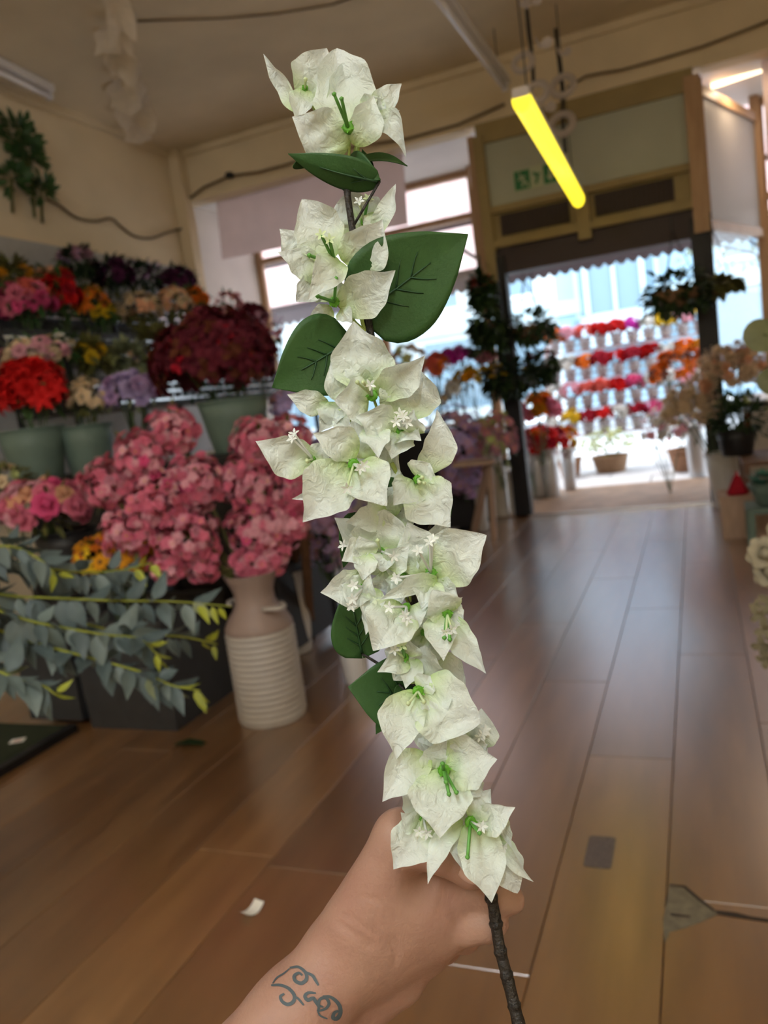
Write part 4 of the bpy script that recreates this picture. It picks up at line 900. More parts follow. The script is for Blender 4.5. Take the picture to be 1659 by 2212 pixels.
# buckets in the lobby
for k, (x, y, m, lab, r0, r1, hh) in enumerate([(1130, 1082, 'greenpl', 'olive green bucket on the lobby floor', .075, .10, .24), (1166, 1074, 'silver', 'tall galvanised bucket of red bouquets in the lobby', .075, .09, .46), (1194, 1072, 'silver', 'tall galvanised bucket nearest the open doorway', .07, .085, .46), (1100, 1088, 'blackpl', 'black tall bucket against the door post', .08, .10, .42)]):
    c = FL(x, y, .012); bucket('lobby_bucket', lab, (c[0], c[1], .012), r0, r1, hh, M[m], group='lobby buckets')
wbun('bouquet', 'red and pink bouquet in the tall galvanised buckets', 1172, 955, 7.75, 48, 34, [('carnation', 'crimson'), ('rose', 'red'), ('rose', 'palepink', .5), ('carnation', 'orange', .3)], 44, .06, .35, seed=81, leaf='dark', nleaf=40)
wbun('bouquet', 'orange and pink bouquet above the red one by the door', 1160, 884, 7.4, 46, 32, [('carnation', 'orange'), ('rose', 'pink'), ('carnation', 'amber')], 36, .06, .35, seed=82, leaf='dark', nleaf=40)
wbun('bouquet', 'bright pink and yellow bouquet at the doorway edge', 1222, 952, 7.95, 26, 26, [('carnation', 'pink'), ('carnation', 'yellow'), ('rose', 'orange')], 16, .05, .35, seed=83, nleaf=14)
c = D(1222, 952, 7.95); bucket('lobby_bucket', 'small galvanised bucket at the doorway edge', (c[0], c[1], .012), .06, .075, .40, M['silver'], group='lobby buckets')
cO = (-0.10, 8.3); bucket('tall_bucket', 'tall galvanised bucket of orange flowers outside', (-0.05, 8.3, .0), .08, .10, .5, M['silver'])
# ---- right side
table('display_table', 'brown wooden display stand of dried flowers beside the right door post', 0.24, 0.85, 5.55, 6.2, 0.45, M['brownwood'], cloth=False)
c = D(1594, 985, 5.5); bucket('plant_pot', 'black pot of a dark leafy plant on the dried flower stand', (c[0], c[1], .452), .10, .13, .17, M['blackpl'], 'pot')
wbun('dark_plant', 'dark green bushy plant in the black pot', 1596, 905, 5.5, 66, 52, [('leafy', 'palegreen', .3), ('puff', 'rust', .2)], 10, .03, .55, seed=91, leaf='ivy', nleaf=420, leafsize=(.07, .03))
_q = D(1490, 888, 5.95); bunch('dried_flowers', 'cream dried plumes leaning towards the doorway', 'flowers', _q, (.217, .17, .231), [('puff', 'tan'), ('spike', 'cream'), ('puff', 'cream', .5)], 170, .05, base=(_q[0] + .20, _q[1] + .05, .2), seed=92, leaf='olive', jitter=.6, nleaf=20, nstem=14)
wbun('dried_flowers', 'tan dried plumes behind the dark leafy plant', 1590, 808, 5.75, 84, 70, [('puff', 'tan'), ('spike', 'tan'), ('puff', 'peach', .25)], 200, .055, .46, seed=93, leaf='olive', jitter=.6, nleaf=16, nstem=14)
wbun('white_flowers', 'small white flowers at the foot of the black door post', 1436, 930, 6.9, 48, 56, [('blossom', 'white'), ('blossom', 'palepink', .6)], 80, .04, .02, seed=94, nleaf=20)
c = FL(1556, 1090, .0); bucket('plant_pot', 'tapered white pot of cream plumes on the floor by the door post', (D(1490, 888, 5.95)[0] + .20, D(1490, 888, 5.95)[1] + .05, .0), .075, .125, .42, M['whitepl'], 'pot')
c = FL(1590, 1160); 
sq = square_pot('wooden_crate', 'low brown wooden crate on the floor at the right edge', (c[0] + .07, c[1] + .1, 0), (.15, .15), .26, M['palewood'], 'crate', .97)
b = MB(); r = empty('red_ornament', (c[0] + .03, c[1] + .05, .27)); tag(r, 'small red cone ornament on the wooden crate', 'ornament')
b.lathe([(.001, 0), (.065, 0), (.066, .008), (.02, .11), (.001, .13)], 14).build('cone', FM['crimson'], r, True); MB().lathe([(.001, -.012), (.012, 0), (.001, .012)], 8, (0, 0, .135)).build('knob', FM['crimson'], r, True)
c5 = D(1655, 1085, 4.6); bucket('plant_pot', 'grey stone pot of teal succulents at the right edge', (c5[0] + .04, c5[1], 0.262), .09, .13, .12, M['gb'], 'pot')
table('plant_riser', 'low grey riser under the stone pot', c5[0] - .11, c5[0] + .25, c5[1] - .15, c5[1] + .15, .26, M['gb'], cloth=False)
su = empty('succulent', (c5[0] + .04, c5[1], .34)); tag(su, 'teal succulent rosettes in the grey stone pot', 'succulent')
for k in range(5):
    b = MB()
    for i in range(3): petal_ring(b, 6 - i, .08 - .018 * i, .3 + .4 * i, .62, .2, .005, .5 * i, pointed=.9)
    o = b.build('rosette', LM['teal'], su, True); o.location = (-.09 + .05 * k, -.05 + .04 * (k % 3), .05 + .03 * (k % 2)); o.rotation_euler = (rnd.uniform(-.5, .5), rnd.uniform(-.5, .5), 0)
# leafy branch and pale flowers close by at the right edge of the view
VS = np.array([0.36, 1.95, 0.0]); bucket('tall_vase', 'tall pale vase of round leaved branches at the right edge', VS, .09, .12, .5, M['can'], 'vase')
br = empty('leafy_branch', VS + np.array([0, 0, .3])); tag(br, 'branch with big round olive green leaves at the right edge', 'branch')
P = [VS + np.array([0, 0, .3]), VS + np.array([0.0, 0, .8]), D(1720, 860, 1.85), D(1690, 720, 1.85), D(1690, 600, 1.85)]
MB().tube(rel(spline(P, 6), br), .004, 6).build('stem', LM['olive'], br, True)
def round_leaf(c, nrm, R_, m, parent, name='leaf', drop=.15):
    nrm = unit(nrm); a = unit(np.cross(nrm, (0, 0, 1))); c2 = np.cross(nrm, a); b = MB(); V = [c]; n = 16
    for q in (0.5, 1.0):
        for k in range(n): t = 2*math.pi*k/n; rr = R_ * q * (1 - .12 * abs(math.sin(t))); V.append(c + a * rr * math.cos(t) + c2 * rr * math.sin(t) - nrm * drop * R_ * q * q * (1 + .4 * math.sin(2*t)))
    Fq = [(0, 1 + k, 1 + (k+1) % n) for k in range(n)] + [(1 + k, n + 1 + k, n + 1 + (k+1) % n, 1 + (k+1) % n) for k in range(n)]
    return b.add(V, Fq).build(name, m, parent, True)
for x, y, rr, m in ((1650, 722, 44, 'moss'), (1672, 822, 36, 'moss'), (1705, 640, 40, 'olive'), (1700, 770, 40, 'moss')):
    q = D(x, y, 1.83 + .0003 * (x - 1650)); o = round_leaf(rel(q, br), unit(CAM - q) + np.array([.4, .1, .3]), rr * 1.83 / F_PX, LM[m], br)
    b = MB(); b.tube([rel(q, br) + unit(CAM - q) * .004, rel(D(x + 40, y + 14, 1.84), br)], .0016, 5).build('vein', LM['olive'], o, True)
pf = empty('pale_blooms', VS + np.array([.02, -.02, .3])); tag(pf, 'pale cream hanging blooms at the right edge', 'flowers')
MB().tube(rel(spline([VS + np.array([.02, -.02, .3]), VS + np.array([.04, -.02, .72]), D(1740, 1100, 1.8), D(1700, 1260, 1.75), D(1680, 1440, 1.72)], 6), pf), .003, 5).build('stem', LM['olive'], pf, True)
for x, y, s_ in ((1650, 1195, .034), (1662, 1240, .03), (1668, 1300, .03), (1640, 1328, .022), (1655, 1360, .026), (1648, 1395, .026), (1655, 1425, .022), (1690, 1150, .03), (1690, 1230, .03), (1690, 1340, .03), (1635, 1310, .016)):
    o = obj('bloom', bloom('rose' if y < 1280 else 'leafy', 'stone' if y < 1280 else 'stonedark'), pf, rel(D(x, y, 1.74), pf)); o.scale = (s_,) * 3; o.rotation_euler = orient(unit(CAM - D(x, y, 1.74)) + np.array([rnd.uniform(-.5, .5), 0, rnd.uniform(-.4, .4)]), rnd.uniform(0, 6))
# foliage and garland wire on the left wall
wf = empty('wall_foliage', PX(60, 300, XL + .04)); tag(wf, 'green silk foliage sprigs pinned high on the left wall', 'foliage')
for k, (x, y, rx, ry, st) in enumerate([(35, 290, 55, 45, (70, 385)), (62, 335, 35, 30, (75, 470)), (25, 385, 30, 22, (27, 460)), (88, 412, 19, 24, (92, 482))]):
    c = PX(x, y, XL + .10); d = -(ROT.T @ (c - CAM))[2]; s = d / F_PX; b = MB()
    for i in range(70 if k < 2 else 40):
        v = unit([rnd.gauss(0, 1), rnd.gauss(0, 1), rnd.gauss(0, 1)]); p = c + v * np.array([.08, rx * s, ry * s]) * rnd.uniform(.3, 1)
        leaf_quads(b, rel(p, wf), unit(v + np.array([.2, 0, .5])), (1, 0, .3), .09, .05)
    b.build('leaf_sprig', LM['green'], wf, True)
    MB().tube(rel([c, PX(*st, XL + .05)], wf), .012, 5).build('stalk', LM['olive'], wf, True)
r = empty('garland_wire', PX(105, 432, XL + .03)); tag(r, 'twisted garland wire sagging across the left wall to the corner', 'wire')
MB().tube(rel(spline([PX(x, y, XL + .03) for x, y in [(100, 430), (130, 445), (165, 470), (205, 478), (240, 472), (262, 490), (290, 510), (325, 515), (360, 503), (400, 492)]], 4), r), .011, 5).build('wire', M['wire'], r, True)
# ================================================================== THE WHITE FLOWER SPRAY
def petal_mat():
    m = bpy.data.materials.new('white_satin_petal'); m.use_nodes = True; nt = m.node_tree; N = nt.nodes; L = nt.links; b = N['Principled BSDF']
    uv = N.new('ShaderNodeUVMap'); sp = N.new('ShaderNodeSeparateXYZ'); L.new(uv.outputs[0], sp.inputs[0])
    r = N.new('ShaderNodeValToRGB'); e = r.color_ramp.elements
    e[0].position = 0.0; e[0].color = (0.46, 0.66, 0.22, 1); e[1].position = 1.0; e[1].color = (0.76, 0.82, 0.80, 1)
    k = r.color_ramp.elements.new(0.14); k.color = (0.64, 0.78, 0.48, 1); k = r.color_ramp.elements.new(0.42); k.color = (0.75, 0.83, 0.75, 1)
    L.new(sp.outputs[0], r.inputs[0]); L.new(r.outputs[0], b.inputs['Base Color'])
    b.inputs['Roughness'].default_value = 0.42; b.inputs['Specular IOR Level'].default_value = 0.45; b.inputs['Sheen Weight'].default_value = 0.25
    tc = N.new('ShaderNodeTexCoord')
    mp = N.new('ShaderNodeMapping'); mp.inputs['Scale'].default_value = (4.5, 6, 1); L.new(uv.outputs[0], mp.inputs[0])
    t1 = N.new('ShaderNodeTexNoise'); t1.noise_dimensions = '4D'; t1.inputs['Scale'].default_value = 130; t1.inputs['Detail'].default_value = 3.5; t1.inputs['Distortion'].default_value = 1.6; L.new(tc.outputs['Object'], t1.inputs['Vector'])
    oi = N.new('ShaderNodeObjectInfo'); ml = N.new('ShaderNodeMath'); ml.operation = 'MULTIPLY'; ml.inputs[1].default_value = 50; L.new(oi.outputs['Random'], ml.inputs[0]); L.new(ml.outputs[0], t1.inputs['W'])
    t2 = N.new('ShaderNodeTexNoise'); t2.inputs['Scale'].default_value = 900; t2.inputs['Detail'].default_value = 2; L.new(tc.outputs['Object'], t2.inputs['Vector'])
    b1 = N.new('ShaderNodeBump'); b1.inputs['Strength'].default_value = 0.8; b1.inputs['Distance'].default_value = 0.0026; L.new(t1.outputs['Fac'], b1.inputs['Height'])
    b2 = N.new('ShaderNodeBump'); b2.inputs['Strength'].default_value = 0.35; b2.inputs['Distance'].default_value = 0.0006; L.new(t2.outputs['Fac'], b2.inputs['Height']); L.new(b1.outputs[0], b2.inputs['Normal'])
    L.new(b2.outputs[0], b.inputs['Normal'])
    tr = N.new('ShaderNodeBsdfTranslucent'); L.new(r.outputs[0], tr.inputs[0]); L.new(b1.outputs[0], tr.inputs['Normal'])
    mx = N.new('ShaderNodeMixShader'); mx.inputs[0].default_value = 0.34; L.new(b.outputs[0], mx.inputs[1]); L.new(tr.outputs[0], mx.inputs[2]); L.new(mx.outputs[0], N['Material Output'].inputs[0])
    return m
PET = petal_mat()
CALYX = mat('bright_green_plastic_calyx', (0.13, 0.40, 0.03), 0.4, trans=0.2)
STAM_G = mat('green_plastic_stamen', (0.10, 0.30, 0.05), 0.4)
STAM_P = mat('pale_green_plastic_stamen', (0.62, 0.74, 0.42), 0.35, trans=0.2)
STAM_W = mat('clear_white_plastic_stamen', (0.80, 0.84, 0.80), 0.2, trans=0.3)
PEDI = mat('yellow_green_pedicel', (0.36, 0.46, 0.12), 0.35, trans=0.15)
BSTEM = mat('dark_brown_wrapped_stem', (0.018, 0.014, 0.010), 0.5, noise=0.3, nscale=200, bump=0.4, bscale=300)
SLEAF = mat('dark_green_silk_leaf', (0.029, 0.085, 0.019), 0.5, 0.3, noise=0.10, nscale=60, trans=0.12, bump=0.10, bscale=700)
SVEIN = mat('dark_leaf_vein', (0.010, 0.050, 0.012), 0.5)

sproot = D(1062, 1945, .44)
SP = empty('flower_spray', sproot); tag(SP, 'tall spray of white satin bougainvillea flowers held in the hand', 'flower spray')
def W2(p): return np.asarray(p, float) - sproot

def petal(base, tip, W, bow=.12, roll=0., sway=0., cup=.12, seed=0, hook=0., parent=None, nu=22, nv=15, blunt=0., wave=1.0):
    r = random.Random(seed); base = np.asarray(base); tip = np.asarray(tip)
    a = tip - base; L = np.linalg.norm(a); a = a / L; v = unit(CAM - (base + tip) / 2); W = W * 1.14
    l = unit(np.cross(a, v)); n = np.cross(l, a)
    if n @ v < 0: n = -n
    c_, s_ = math.cos(math.radians(roll)), math.sin(math.radians(roll)); l, n = l * c_ + n * s_, n * c_ - l * s_
    ph = [r.uniform(0, 6.28) for _ in range(6)]; fr = [r.uniform(.8, 1.6), r.uniform(1.6, 2.8), r.uniform(2.5, 4)]
    G = np.zeros((nu, nv, 3)); UV = np.zeros((nu, nv, 2))
    for i in range(nu):
        u = i / (nu - 1)
        prof = .22 * (1 - u) ** 2 + math.sin(math.pi * u ** .85) ** (.84 - .22 * blunt) * (1 - .06 * u)
        if u > .55: st = (u - .55) / .45; prof *= 1 - (.38 - .36 * blunt) * st * st * (3 - 2 * st)
        ww = W / 2 * max(prof, .006)
        c = base + a * L * u + n * L * (bow * 4 * u * (1 - u) + hook * u ** 3) + l * L * sway * math.sin(math.pi * u)
        asym = 1 + .10 * math.sin(3 * u + ph[5])
        for j in range(nv):
            vv = -1 + 2 * j / (nv - 1); wl = ww * (asym if vv > 0 else 2 - asym)
            edge = vv * vv
            dz = cup * W * edge * (.35 + u) + wave * W * (.075 * edge * math.sin(6.28 * fr[0] * u * 1.4 + ph[0] + (1.7 if vv > 0 else 0)) + .026 * math.sin(6.28 * fr[1] * u + 3.3 * vv + ph[1]) + .016 * math.sin(9 * vv * fr[2] * .6 + 4 * u + ph[2]))
            dz -= .035 * W * math.exp(-(vv / .12) ** 2) * (1 - u)          # midrib crease
            dx = .02 * W * edge * math.sin(6.28 * fr[2] * u + ph[3]) * (1 if vv > 0 else -1) * wave
            G[i, j] = c + l * (wl * vv + dx * prof) + n * dz * min(1, prof * 1.3); UV[i, j] = (u, vv * .5 + .5)
    b = MB(); b.grid(W2(G.reshape(-1, 3)).reshape(nu, nv, 3)); me = b.mesh('petal', PET)
    ul = me.uv_layers.new(name='UVMap'); li = np.zeros(len(me.loops), int); me.loops.foreach_get('vertex_index', li); ul.data.foreach_set('uv', UV.reshape(-1, 2)[li].ravel())
    return obj('petal', me, parent)

def stamen(p, q, parent, m, star=True, r=.0007, bend=.0):
    mid = (np.asarray(p) + q) / 2 + unit(CAM - p) * bend
    MB().tube(W2(bez(p, mid, q, 7)), [r] * 6 + [r * .9], 6).build('stamen', m, parent, True)
    if star:
        b = MB(); petal_ring(b, 5, .0032, .5, .55, -.3, .0002, rnd.random(), nu=3)
        v = unit(np.asarray(q) - p)
        o = b.build('stamen_star', STAM_W if m is not STAM_G else STAM_P, parent, True); o.location = tuple(W2(q)); o.rotation_euler = orient(unit(v + .8 * unit(CAM - p)), rnd.uniform(0, 6))
    else:
        o = MB().lathe([(.0001, -.0014), (.0011, -.0004), (.0013, .0005), (.0001, .0014)], 7).build('anther', m, parent, True); o.location = tuple(W2(q))

STEMPX = [(748, 360, .436), (752, 430, .436), (772, 560, .434), (792, 680, .432), (818, 800, .432), (845, 960, .432), (858, 1080, .432), (872, 1200, .433), (900, 1330, .433), (925, 1460, .433), (955, 1600, .434), (1000, 1760, .436), (1040, 1880, .440), (1064, 1950, .442), (1078, 2040, .440), (1098, 2120, .436), (1124, 2225, .430), (1150, 2330, .424)]
STEM3 = spline([D(*p) for p in STEMPX], 6)
def nearest_stem(p):
    k = int(np.argmin(np.linalg.norm(STEM3 - p, axis=1))); k = min(len(STEM3) - 1, k + 5); return STEM3[k]
FLN = [0]
def floret(cx, cy, d, petals, stam=(), calyx=9, calyx_show=True, pedicel=True, cdir=None):
    """one flower: green calyx in the middle, satin bracts around it, stamens"""
    FLN[0] += 1; c = D(cx, cy, d); s = d / F_PX
    dirs = [unit(D(p[0], p[1], d + p[3] / 1000.) - c) for p in petals]; ax = unit(unit(CAM - c) * .9 + .5 * np.mean(dirs, axis=0)) if cdir is None else unit(cdir)
    b = MB(); rr = calyx * s
    b.lathe([(.0001, -2.2 * rr), (.45 * rr, -1.8 * rr), (.8 * rr, -.7 * rr), (rr, .1 * rr), (.75 * rr, .55 * rr), (.3 * rr, .30 * rr), (.0001, .25 * rr)], 10)
    petal_ring(b, 5, rr * .7, .9, .6, -.6, rr * .55, 0, nu=3, z0=.3 * rr)
    me = b.mesh('flower_head', CALYX); o = obj('flower_head', me, SP); o.location = tuple(W2(c)); o.rotation_euler = orient(ax, FLN[0])
    # children keep spray coordinates
    inv = None
    kids = []
    for k, p in enumerate(petals):
        tx, ty, Wp, dz = p[:4]; o2 = dict(p[4]) if len(p) > 4 else {}
        bx, by, bd = o2.pop('b', (cx, cy, d)); 
        t = D(tx, ty, d + dz / 1000.); bb = D(bx, by, bd) - ax * rr * .5
        bb = bb + unit(t - bb) * rr * .35
        kids.append(petal(bb, t, Wp * s, seed=FLN[0] * 31 + k * 7, parent=None, **o2))
    mk = len(kids)
    class _K: pass
    holder = o
    pre = set(bpy.data.objects[:]) if False else None
    lst = []
    for (tx, ty, dz, kind) in stam:
        q = D(tx, ty, d + dz / 1000.); n0 = len(COL.objects)
        stamen(c, q, None, {'g': STAM_G, 'p': STAM_P, 'w': STAM_W}[kind[0]], star=(len(kind) < 2 or kind[1] != 'k'), bend=.002, r=.0009 if kind[0] == 'g' else .0007)
        lst += list(COL.objects)[n0:]
    bpy.context.view_layer.update()
    M0 = o.matrix_basis.inverted()
    for k in kids + lst:
        k.parent = o; k.matrix_parent_inverse = M0
    if pedicel:
        e = nearest_stem(c); bk = c - ax * rr * 2.0
        MB().tube(W2(bez(bk, (bk + e) / 2 - ax * .006, e, 8)), .0009, 6).build('pedicel', PEDI, SP, True)
    return o
Fl = floret
# --- crown at the top
Fl(659, 190, .442, [(569, 116, 34, -2, dict(b=(640, 242, .44), roll=38, bow=-.05, cup=.3)), (706, 104, 92, 6, dict(b=(662, 225, .445), bow=.06)), (640, 268, 46, -4, dict(bow=.1))], [(660, 172, -8, 'pk')], 7)
Fl(752, 276, .420, [(728, 104, 118, 20, dict(b=(752, 290, .430), bow=-.02, blunt=.7, cup=.16)), (631, 252, 92, 4, dict(b=(757, 316, .428), bow=.06, sway=-.06, cup=.10)), (807, 208, 62, 6, dict(b=(764, 316, .428), sway=.06, cup=.2)), (757, 120, 84, 22, dict(b=(752, 262, .440), bow=.0, blunt=.5, roll=-20))], [(722, 204, -14, 'gk'), (738, 214, -14, 'gk')], 13)
Fl(790, 258, .440, [(866, 172, 44, -6, dict(b=(800, 238, .438), hook=-.3, sway=.12, roll=15)), (828, 216, 60, -4, dict(b=(795, 258, .438), cup=.2, blunt=.5)), (878, 342, 46, -8, dict(b=(784, 268, .436), sway=-.30, bow=.16, cup=.25)), (806, 250, 50, 0, {})], [(853, 247, -4, 'w'), (846, 240, 0, 'w')], 7)
# --- second cluster
Fl(724, 570, .424, [(652, 430, 92, 2, dict(b=(720, 560, .426), bow=.03, blunt=.35, cup=.16)), (826, 474, 88, -6, dict(b=(742, 572, .424), sway=.10, cup=.16, bow=.08)), (664, 650, 62, -16, dict(b=(738, 562, .422), bow=.18, sway=.06)), (600, 545, 60, -2, dict(b=(690, 606, .428), bow=.08, sway=.10, roll=-20)), (604, 494, 54, 8, dict(b=(668, 560, .434), bow=.06))], [(694, 508, -16, 'g'), (668, 552, -18, 'gk'), (712, 518, -14, 'g')], 11)
Fl(722, 652, .426, [(854, 584, 82, -6, dict(b=(730, 666, .426), sway=.08, bow=.06, cup=.18)), (640, 652, 50, 0, dict(bow=.12, b=(690, 600, .428), blunt=.8)), (762, 699, 34, -2, dict(b=(728, 672, .428), sway=-.1)), (664, 692, 40, 2, dict(b=(722, 668, .430), bow=.06)), (700, 612, 60, 4, {})], [(726, 602, -14, 'gk'), (686, 640, -14, 'gk')], 12)
Fl(786, 480, .442, [(855, 397, 38, -4, dict(b=(806, 526, .440), sway=.10, roll=28, cup=.25)), (748, 418, 92, 4, dict(b=(782, 500, .446), blunt=.8, bow=.05)), (792, 424, 66, 10, dict(blunt=.6)), (808, 520, 46, -4, dict(b=(812, 455, .44), blunt=.6))], [(795, 430, -8, 'g'), (776, 436, -8, 'p')], 8)
# --- third cluster
Fl(804, 855, .418, [(764, 694, 112, 2, dict(b=(806, 852, .42), bow=.02, sway=-.05, cup=.15)), (718, 760, 82, 2, dict(b=(796, 852, .422), bow=.10, sway=-.14, hook=-.15)), (918, 768, 66, -4, dict(b=(812, 856, .42), bow=.08, cup=.3, roll=-15)), (722, 866, 84, -8, dict(b=(800, 866, .418), bow=.14, blunt=.5))], [(772, 826, -14, 'pk'), (785, 826, -15, 'pk'), (800, 832, -12, 'w')], 13)
Fl(864, 928, .420, [(896, 786, 110, 2, dict(b=(868, 910, .424), bow=.06, sway=.08, cup=.15)), (768, 900, 74, -8, dict(b=(856, 938, .418), bow=.12, sway=.12)), (846, 992, 70, -6, dict(b=(862, 926, .42), bow=.12)), (910, 952, 58, -10, dict(bow=.12, roll=20)), (894, 884, 50, -12, dict(b=(900, 940, .414), roll=25, cup=.3))], [(856, 912, -14, 'w'), (872, 900, -14, 'w'), (864, 894, -12, 'p'), (880, 914, -13, 'w')], 11)
Fl(902, 1036, .420, [(944, 884, 62, 2, dict(b=(908, 1030, .424), sway=.16, bow=.05, cup=.2)), (973, 1139, 98, -6, dict(b=(898, 1040, .42), bow=.06, cup=.12)), (850, 1092, 66, -4, dict(b=(896, 1036, .422), bow=.10)), (928, 1000, 60, 0, dict(blunt=.5))], [(912, 1032, -10, 'pk'), (906, 1042, -10, 'pk'), (916, 1044, -9, 'pk')], 10)
Fl(714, 884, .432, [(620, 852, 46, -2, dict(b=(712, 878, .432), bow=.10, sway=-.06)), (688, 936, 34, -6, dict(bow=.14, roll=15)), (752, 952, 38, -8, dict(b=(738, 880, .428), bow=.10, roll=-25)), (716, 922, 56, -4, dict(b=(716, 866, .43), bow=.25, blunt=1.)), (752, 962, 36, 0, dict(b=(745, 915, .432), roll=25))], [(744, 886, -8, 'p')], 8)
Fl(764, 1003, .408, [(676, 936, 66, -4, dict(b=(776, 984, .41), bow=.08, sway=.06, cup=.15)), (654, 1128, 104, -4, dict(b=(758, 1002, .41), bow=.07, cup=.13)), (836, 1093, 90, -8, dict(b=(770, 1000, .41), bow=.08, sway=.04, blunt=.25)), (764, 896, 70, 8, dict(b=(806, 990, .416), bow=.05, sway=-.08)), (818, 990, 56, -2, dict(b=(812, 920, .418), bow=.12))], [(750, 1054, -14, 'p'), (778, 1012, -12, 'w'), (786, 1006, -10, 'w')], 13)
Fl(676, 992, .414, [(552, 953, 76, -2, dict(b=(684, 990, .416), sway=-.10, bow=.06, cup=.18)), (630, 1078, 42, -6, dict(b=(722, 1002, .412), sway=-.22, bow=.12, cup=.2)), (700, 958, 40, 4, {})], [(636, 938, -6, 'w'), (632, 948, -8, 'w'), (664, 996, -10, 'pk')], 7)
Fl(838, 1124, .424, [(746, 1128, 52, -6, dict(b=(836, 1096, .424), bow=.10, sway=-.10)), (820, 1040, 70, 6, dict(b=(846, 1120, .428))), (880, 1080, 70, 8, dict(b=(846, 1130, .43))), (722, 1118, 60, 4, dict(b=(818, 1180, .43), bow=.06)), (860, 1010, 60, 6, dict(b=(852, 1100, .43)))], [], 8)
# --- fourth cluster
Fl(822, 1190, .418, [(830, 1100, 104, 4, dict(b=(826, 1196, .42), blunt=.6, bow=.05)), (738, 1212, 56, -8, dict(b=(800, 1190, .416), bow=.12, sway=.10)), (784, 1254, 44, -10, dict(b=(790, 1192, .414), bow=.16, blunt=.5)), (776, 1158, 46, -6, dict(b=(796, 1206, .416), blunt=.7)), (884, 1180, 52, -8, dict(b=(832, 1226, .416), bow=.12)), (826, 1236, 56, -4, dict(b=(830, 1180, .418), blunt=.6))], [(742, 1178, -6, 'w'), (816, 1168, -10, 'pk'), (850, 1202, -12, 'w')], 9)
Fl(931, 1238, .414, [(880, 1128, 86, 4, dict(b=(928, 1240, .418), bow=.04, blunt=.3, cup=.15)), (1051, 1156, 106, -4, dict(b=(938, 1246, .416), bow=.06, sway=-.10, blunt=.4, cup=.12)), (820, 1296, 40, -10, dict(b=(948, 1246, .412), bow=.10, sway=.10, roll=28)), (912, 1318, 64, -10, dict(b=(930, 1250, .414), bow=.12)), (960, 1110, 60, 10, dict(b=(940, 1230, .426)))], [(904, 1190, -14, 'w'), (928, 1172, -12, 'w'), (934, 1166, -10, 'w'), (858, 1248, -12, 'w')], 13)
Fl(786, 1268, .412, [(692, 1280, 72, -4, dict(b=(790, 1252, .414), bow=.08, sway=-.10, cup=.2)), (752, 1320, 52, -8, dict(b=(782, 1262, .412), bow=.12)), (800, 1236, 30, -4, dict(roll=20, b=(796, 1310, .412))), (736, 1262, 44, -4, {})], [(764, 1265, -12, 'w'), (762, 1294, -12, 'w'), (760, 1308, -10, 'w')], 8)
Fl(870, 1246, .420, [(868, 1298, 58, -8, dict(b=(872, 1236, .42))), (828, 1322, 40, -6, dict(b=(866, 1240, .42), roll=20)), (890, 1190, 50, 2, {}), (850, 1200, 44, 2, {})], [(857, 1250, -10, 'w')], 10)
Fl(878, 1310, .408, [(806, 1406, 98, -8, dict(b=(872, 1306, .41), bow=.12, blunt=.4, cup=.12)), (792, 1344, 46, -4, dict(b=(806, 1268, .412), bow=.08, blunt=.3)), (902, 1360, 66, -4, dict(b=(876, 1312, .41), blunt=.7)), (790, 1372, 30, -2, dict(b=(802, 1300, .414)))], [(842, 1312, -10, 'w'), (880, 1338, -12, 'w'), (874, 1330, -12, 'w')], 9)
Fl(966, 1326, .408, [(934, 1274, 74, -8, dict(b=(968, 1330, .408), bow=.14, blunt=.6)), (958, 1428, 58, -10, dict(b=(948, 1320, .408), bow=.10, cup=.15)), (1050, 1455, 50, -6, dict(b=(976, 1330, .41), bow=.08, sway=.05, cup=.25)), (992, 1298, 58, 4, dict(b=(930, 1262, .416), bow=.10, blunt=.3)), (998, 1350, 54, 0, dict(b=(964, 1316, .412), blunt=.8)), (928, 1372, 66, 4, dict(b=(932, 1300, .416), blunt=.5))], [(960, 1378, -12, 'gk'), (972, 1382, -14, 'gk'), (964, 1366, -12, 'p'), (976, 1360, -12, 'p')], 12)
Fl(874, 1420, .414, [(815, 1452, 40, -8, dict(b=(886, 1428, .414), bow=.10, sway=.06)), (830, 1404, 52, -4, dict(blunt=.7)), (884, 1382, 54, 2, {}), (850, 1470, 52, 0, dict(b=(880, 1430, .418), blunt=.5)), (876, 1488, 46, -4, dict(b=(900, 1420, .416), roll=-20))], [(852, 1404, -12, 'p'), (868, 1396, -10, 'g')], 10)
Fl(912, 1448, .424, [(918, 1394, 70, -6, dict(b=(906, 1478, .42), blunt=.9, bow=.10)), (1004, 1492, 84, 2, dict(b=(930, 1420, .426), sway=.14, blunt=.5, bow=.06)), (884, 1420, 44, -4, dict(b=(890, 1480, .42), roll=18, blunt=.5)), (965, 1500, 70, 4, dict(b=(930, 1440, .428)))], [], 8)
